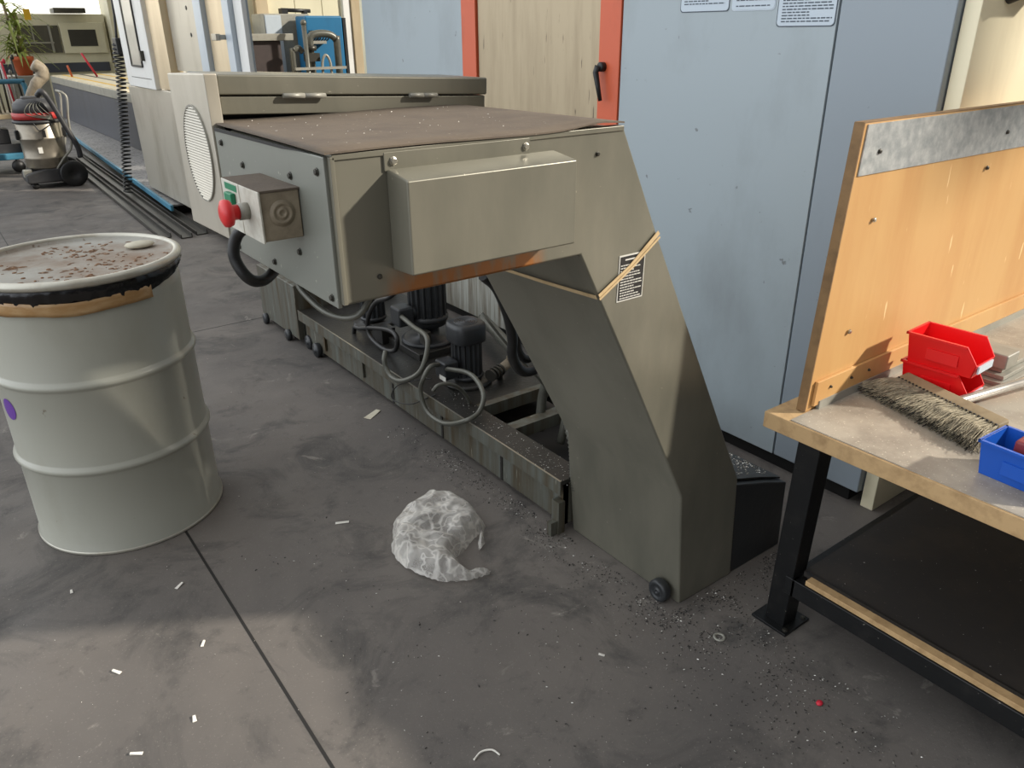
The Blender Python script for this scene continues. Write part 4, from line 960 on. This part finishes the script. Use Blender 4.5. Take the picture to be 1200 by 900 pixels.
# blue frame trolley with tools, at the left edge
TR = thing('tool_trolley', 'light blue tubular trolley at the left edge behind the vacuum', 'trolley', (.5, 11.2, 0))
b = MB(); b.tube(spline([(-.3, 11.3, 1.03), (1.1, 11.3, 1.02), (1.22, 11.3, 1.0), (1.24, 11.3, .9), (1.24, 11.3, .72), (1.24, 11.3, .2)], 5), .028, 10); b.build('top_rail', 'cyan', TR)
b = MB(); b.box(-.3, 1.25, 11.1, 11.9, .17, .24); b.build('base_frame', 'cyan', TR, bevel=.01)
b = MB(); b.box(-.3, 1.2, 11.15, 11.85, .62, .67); b.build('middle_shelf', 'wood', TR, bevel=.005)
b = MB(); b.box(-.2, .95, 11.25, 11.75, .34, .50); b.build('crate', 'vacdark', TR, bevel=.01)
for x in (.95,):
    b = MB(); b.lathe([(.01, -.02), (.07, -.02), (.07, .02), (0, .02)], seg=20, mtx=lay('-y', (x, 11.13, .09))); b.cyl((x, 11.13, .1), (x, 11.13, .18), .02); b.build('caster', 'black', TR)
b = MB(); b.box(-.2, 1.15, 11.18, 11.80, .24, .34) ; b.build('load_tray', 'vacdark', TR, bevel=.005)
b = MB(); b.box(-.1, .86, 11.3, 11.7, .67, .80); b.build('parts_tray', 'castm', TR, bevel=.02)
rng = random.Random(4)
labs = ['dark', 'grey', 'pale']
for k in range(14):
    x = .62+.045*k+rng.uniform(-.01, .01); y = 11.4+rng.uniform(-.06, .12); h = rng.uniform(1.05, 1.28)
    b = MB(); b.tube([(x, y, .80 if x < .85 else .672), (x+rng.uniform(-.04, .02), y, h)], .011, 6); b.ball((x-.01, y, h), .018, .018, .03)
    tag(b.build('tool_rod', ('castm', 'bolt', 'white', 'redrod')[k % 4] if k % 7 else 'castm'), 'one of the thin metal rods standing in a cluster on the blue trolley', 'rod', 'thin rods standing on the blue trolley')
b = MB(); b.tube(spline([(1.13, 10.75, .60), (1.20, 10.75, .85), (1.28, 10.7, 1.0), (1.36, 10.7, 1.08), (1.37, 10.7, 1.16), (1.30, 10.7, 1.22)], 6), [.05]*6+[.055]*6+[.06]*6+[.07]*6+[.07]*6+[.05], 12)
o = b.build('suction_nozzle', 'ctrl'); tag(o, 'bent grey-beige rubber suction nozzle standing up behind the vacuum', 'nozzle')
b = MB(); b.box(1.05, 1.20, 10.7, 10.82, 0, .62); tag(b.build('hose_stand', 'vacdark', None, bevel=.01), 'dark stand behind the vacuum under the rubber nozzle', 'stand')

# plant on a pedestal
b = MB(); b.box(1.15, 1.6, 11.95, 12.4, 0, 1.05); tag(b.build('plant_pedestal', 'castm', None, bevel=.01), 'grey pedestal block hidden behind the vacuum carrying the plant', 'pedestal')
PL = thing('potted_plant', 'spiky green yucca-like plant in a terracotta pot near the bright window', 'potted plant', (1.37, 12.15, 1.05))
px_, py_ = 1.37, 12.15
b = MB(); b.lathe([(0, 1.05), (.085, 1.05), (.115, 1.22), (.135, 1.225), (.138, 1.27), (.12, 1.27), (.11, 1.24), (0, 1.24)], (px_, py_), 32); b.build('pot', 'terracotta', PL)
b = MB()
for dx, h in ((-.05, 1.85), (.03, 1.75)): b.tube([(px_+dx*.5, py_, 1.23), (px_+dx, py_, h)], .016, 8)
b.build('stem', 'wood', PL)
rng = random.Random(9)
for k in range(96):
    st = rng.choice(((-.05, 1.85), (.03, 1.75), (0, 1.35))); a = rng.uniform(0, 2*PI); ln = rng.uniform(.25, .5); bx = px_+st[0]; z0 = rng.uniform(1.30, st[1]+.03); up_ = rng.uniform(.1, .5)
    droop = rng.uniform(.2, .6); b = MB(); rows = []
    for i in range(7):
        t = i/6; r = ln*t*.8; z = z0+ln*(up_*t*2-droop*t*t*2); c_ = V((bx+r*math.cos(a), py_+r*math.sin(a), z)); wd = .021*(1-t)**.6+.001; s_ = V((-math.sin(a), math.cos(a), 0))*wd
        rows.append([b.bm.verts.new(c_-s_), b.bm.verts.new(c_+V((0, 0, -.004))), b.bm.verts.new(c_+s_)])
    for i in range(6):
        for j in range(2): b.bm.faces.new([rows[i][j], rows[i][j+1], rows[i+1][j+1], rows[i+1][j]])
    b.build('leaf', 'leaf', PL)
b = MB(); b.box(px_+.10, px_+.17, py_-.35, py_-.34, 1.68, 1.80); b.build('yellow_tag', 'yellow', PL)

# far machining centre
FM = thing('machining_centre', 'cream machining centre with dark windows at the far end of the bed', 'machining centre', (3.2, 20.5, 0))
b = MB(); b.box(1.3, 3.98, 20, 22, .95, 1.92); b.build('hood', 'cream', FM, bevel=.01)
b = MB(); b.box(1.2, 4.0, 19.98, 22, .0, .95); b.build('base', 'cream', FM, bevel=.01)
b = MB(); b.box(1.6, 3.9, 19.93, 19.98, .80, .98); b.build('chip_guard', 'bellows', FM)
b = MB(); b.box(2.35, 3.05, 19.96, 20, 1.18, 1.70); w1 = b.build('open_window', 'glass', FM)
b = MB(); b.box(2.35, 2.92, 19.94, 19.97, 1.36, 1.39); b.box(2.55, 2.57, 19.94, 19.97, 1.39, 1.7); b.box(2.86, 2.90, 19.93, 19.97, 1.18, 1.72); b.build('window_bar', 'castm', w1)
b = MB(); b.box(3.08, 3.92, 19.94, 20, 1.16, 1.76); sd_ = b.build('sliding_door', 'cream', FM, bevel=.01)
b = MB(); b.box(3.22, 3.75, 19.93, 19.945, 1.30, 1.62); b.build('door_window', 'glass', sd_)
b = MB(); b.box(4.02, 4.7, 19.6, 20.4, 0, 2.3); b.build('side_tower', 'cream', FM, bevel=.01)
b = MB(); b.box(3.0, 3.6, 19.7, 20.2, 1.93, 2.03); b.build('top_unit', 'glass', FM, bevel=.01)
b = MB(); b.tube([(2.98, 16.5, .83), (2.80, 16.5, 1.22)], .018, 8); tag(b.build('red_rod', 'redrod'), 'red rod standing on the table before the far machining centre', 'rod')
b = MB(); b.tube([(2.62, 16.8, .83), (2.58, 16.8, 1.02)], .018, 8); tag(b.build('brown_rod', 'terracotta'), 'short brown rod standing on the table left of the red rod', 'rod')
# bright windows in the back wall
for i, (x0, x1) in enumerate(((-6, -2.5), (-2, 1.5), (2, 5.4))):
    b = MB(); b.box(x0, x1, 26.93, 26.99, 1.7, 5.2); wf = struct(b.build('window_%d' % (i+1), 'white'))
    b = MB(); b.box(x0+.1, x1-.1, 26.90, 26.935, 1.8, 5.1); b.build('window_pane', 'daylight', wf)

# ================================================================== EQUIPMENT SEEN OVER THE HOOD
def boxt(name, label, cat, x0, x1, y0, y1, z0, z1, m, bevel=.008): b = MB(); b.box(x0, x1, y0, y1, z0, z1); return tag(b.build(name, m, None, bevel=bevel), label, cat)
WP = thing('sheet_partition', 'cream ribbed sheet partition behind the blue cabinet', 'partition', (4.2, 9.6, 0))
for x0, x1 in ((2.9, 3.20), (3.205, 3.50), (3.66, 3.99), (3.995, 4.33), (4.335, 4.58)):
    b = MB(); b.box(x0, x1, 9.6, 9.66, 0, 4); b.build('panel', 'cream', WP, bevel=.006)
b = MB(); b.box(4.59, 4.68, 9.56, 9.62, 0, 4); b.build('panel_edge', 'white', WP, bevel=.004)
for x0, x1 in ((3.51, 3.65), (4.69, 4.80)):
    b = MB(); b.box(x0, x1, 9.54, 9.66, 0, 4); b.build('post', 'brass', WP, bevel=.004)
DK = thing('dark_bin_unit', 'dark brown steel box with grey rail on top behind the conveyor hood', 'box', (3.1, 8.6, 0))
b = MB(); b.box(2.92, 3.26, 8.3, 8.8, 0, 1.44); b.build('body', 'darkbox', DK, bevel=.01)
b = MB(); b.box(2.88, 3.38, 8.25, 8.85, 1.44, 1.505); b.build('top_rail', 'castm', DK, bevel=.005)
G1 = thing('grey_cabinet', 'grey two-door cabinet standing left of the blue cabinet', 'cabinet', (3.7, 9.3, 0))
b = MB(); b.box(3.42, 3.95, 9.12, 9.5, 0, 1.705); b.build('body', 'castm', G1, bevel=.01)
b = MB(); b.box(3.43, 3.61, 9.10, 9.12, .2, 1.69); b.build('door', 'paleframe', G1, bevel=.005)
BC = thing('blue_cabinet', 'bright blue cabinet with a row of hooks behind the grey pipes', 'cabinet', (4.0, 9.0, 0))
b = MB(); b.box(3.76, 4.20, 8.8, 9.08, .6, 1.68); b.build('body', 'machblue', BC, bevel=.02)
b = MB(); b.box(4.205, 4.24, 8.8, 9.08, .6, 1.66); b.box(3.8, 4.18, 8.83, 9.05, 0, .6); b.build('frame', 'black', BC)
for k in range(7):
    b = MB(); b.tube(spline([(3.78+.032*k, 8.78, 1.53), (3.80+.032*k, 8.72, 1.51), (3.785+.032*k, 8.72, 1.45), (3.775+.032*k, 8.76, 1.43)], 3), .007, 6); b.build('hook', 'black', BC)
b = MB(); b.box(3.77, 3.95, 8.72, 8.8, 1.40, 1.43); b.build('hook_rail', 'castm', BC)
PS = thing('pipe_stand', 'bent grey pipework with valves in front of the blue cabinet', 'pipework', (3.6, 8.2, 0))
b = MB(); b.tube(spline([(3.53, 8.2, 0), (3.53, 8.2, 1.1), (3.53, 8.2, 1.40), (3.545, 8.2, 1.475), (3.62, 8.2, 1.50), (3.74, 8.2, 1.495), (3.815, 8.2, 1.45), (3.83, 8.2, 1.35), (3.82, 8.2, 0)], 6), .036, 12); b.build('bent_pipe', 'pipe', PS)
b = MB(); b.tube([(3.44, 8.1, 0), (3.44, 8.1, 1.60)], .024, 10); b.ball((3.44, 8.1, 1.60), .032, .032, .032); b.build('upright_pipe', 'pipe', PS)
b = MB(); b.tube(spline([(3.31, 8.15, 0), (3.31, 8.15, 1.25), (3.325, 8.15, 1.34), (3.38, 8.15, 1.37), (3.42, 8.15, 1.33)], 6), .028, 10); b.build('short_pipe', 'pipe', PS)
b = MB(); b.lathe([(.03, 0), (.06, .0), (.06, .05), (.03, .05)], (3.53, 8.2), 20, Matrix.Translation((3.53, 8.2, 1.34))); b.box(3.47, 3.60, 8.14, 8.26, 1.24, 1.32); b.build('valve', 'bolt', PS)
b = MB(); b.tube(spline([(3.60, 8.1, 1.0), (3.60, 8.1, 1.22), (3.645, 8.1, 1.30), (3.69, 8.1, 1.22), (3.69, 8.1, 1.0)], 5), .014, 8); b.box(3.29, 3.85, 8.06, 8.09, 1.165, 1.19); b.build('hose_loop', 'castm', PS)
b = MB(); b.box(3.28, 3.9, 8.0, 8.24, .9, 1.10); b.box(3.32, 3.85, 8.03, 8.23, 0, .9); b.build('pump_body', 'motor', PS, bevel=.02)
LP = thing('black_lamp_arm', 'short black tube lamp lying on top of the grey cabinet', 'lamp', (3.9, 9.2, 1.706))
b = MB(); b.tube([(3.66, 9.2, 1.745), (3.99, 9.17, 1.735)], .020, 10); b.box(3.65, 3.72, 9.15, 9.25, 1.7065, 1.76); b.build('lamp_body', 'black', LP)
b = MB(); b.box(3.90, 3.94, 9.13, 9.21, 1.7065, 1.74); b.build('lamp_clip', 'black', LP)

for o in bpy.data.objects:
    if '_o' in o.keys(): del o['_o']
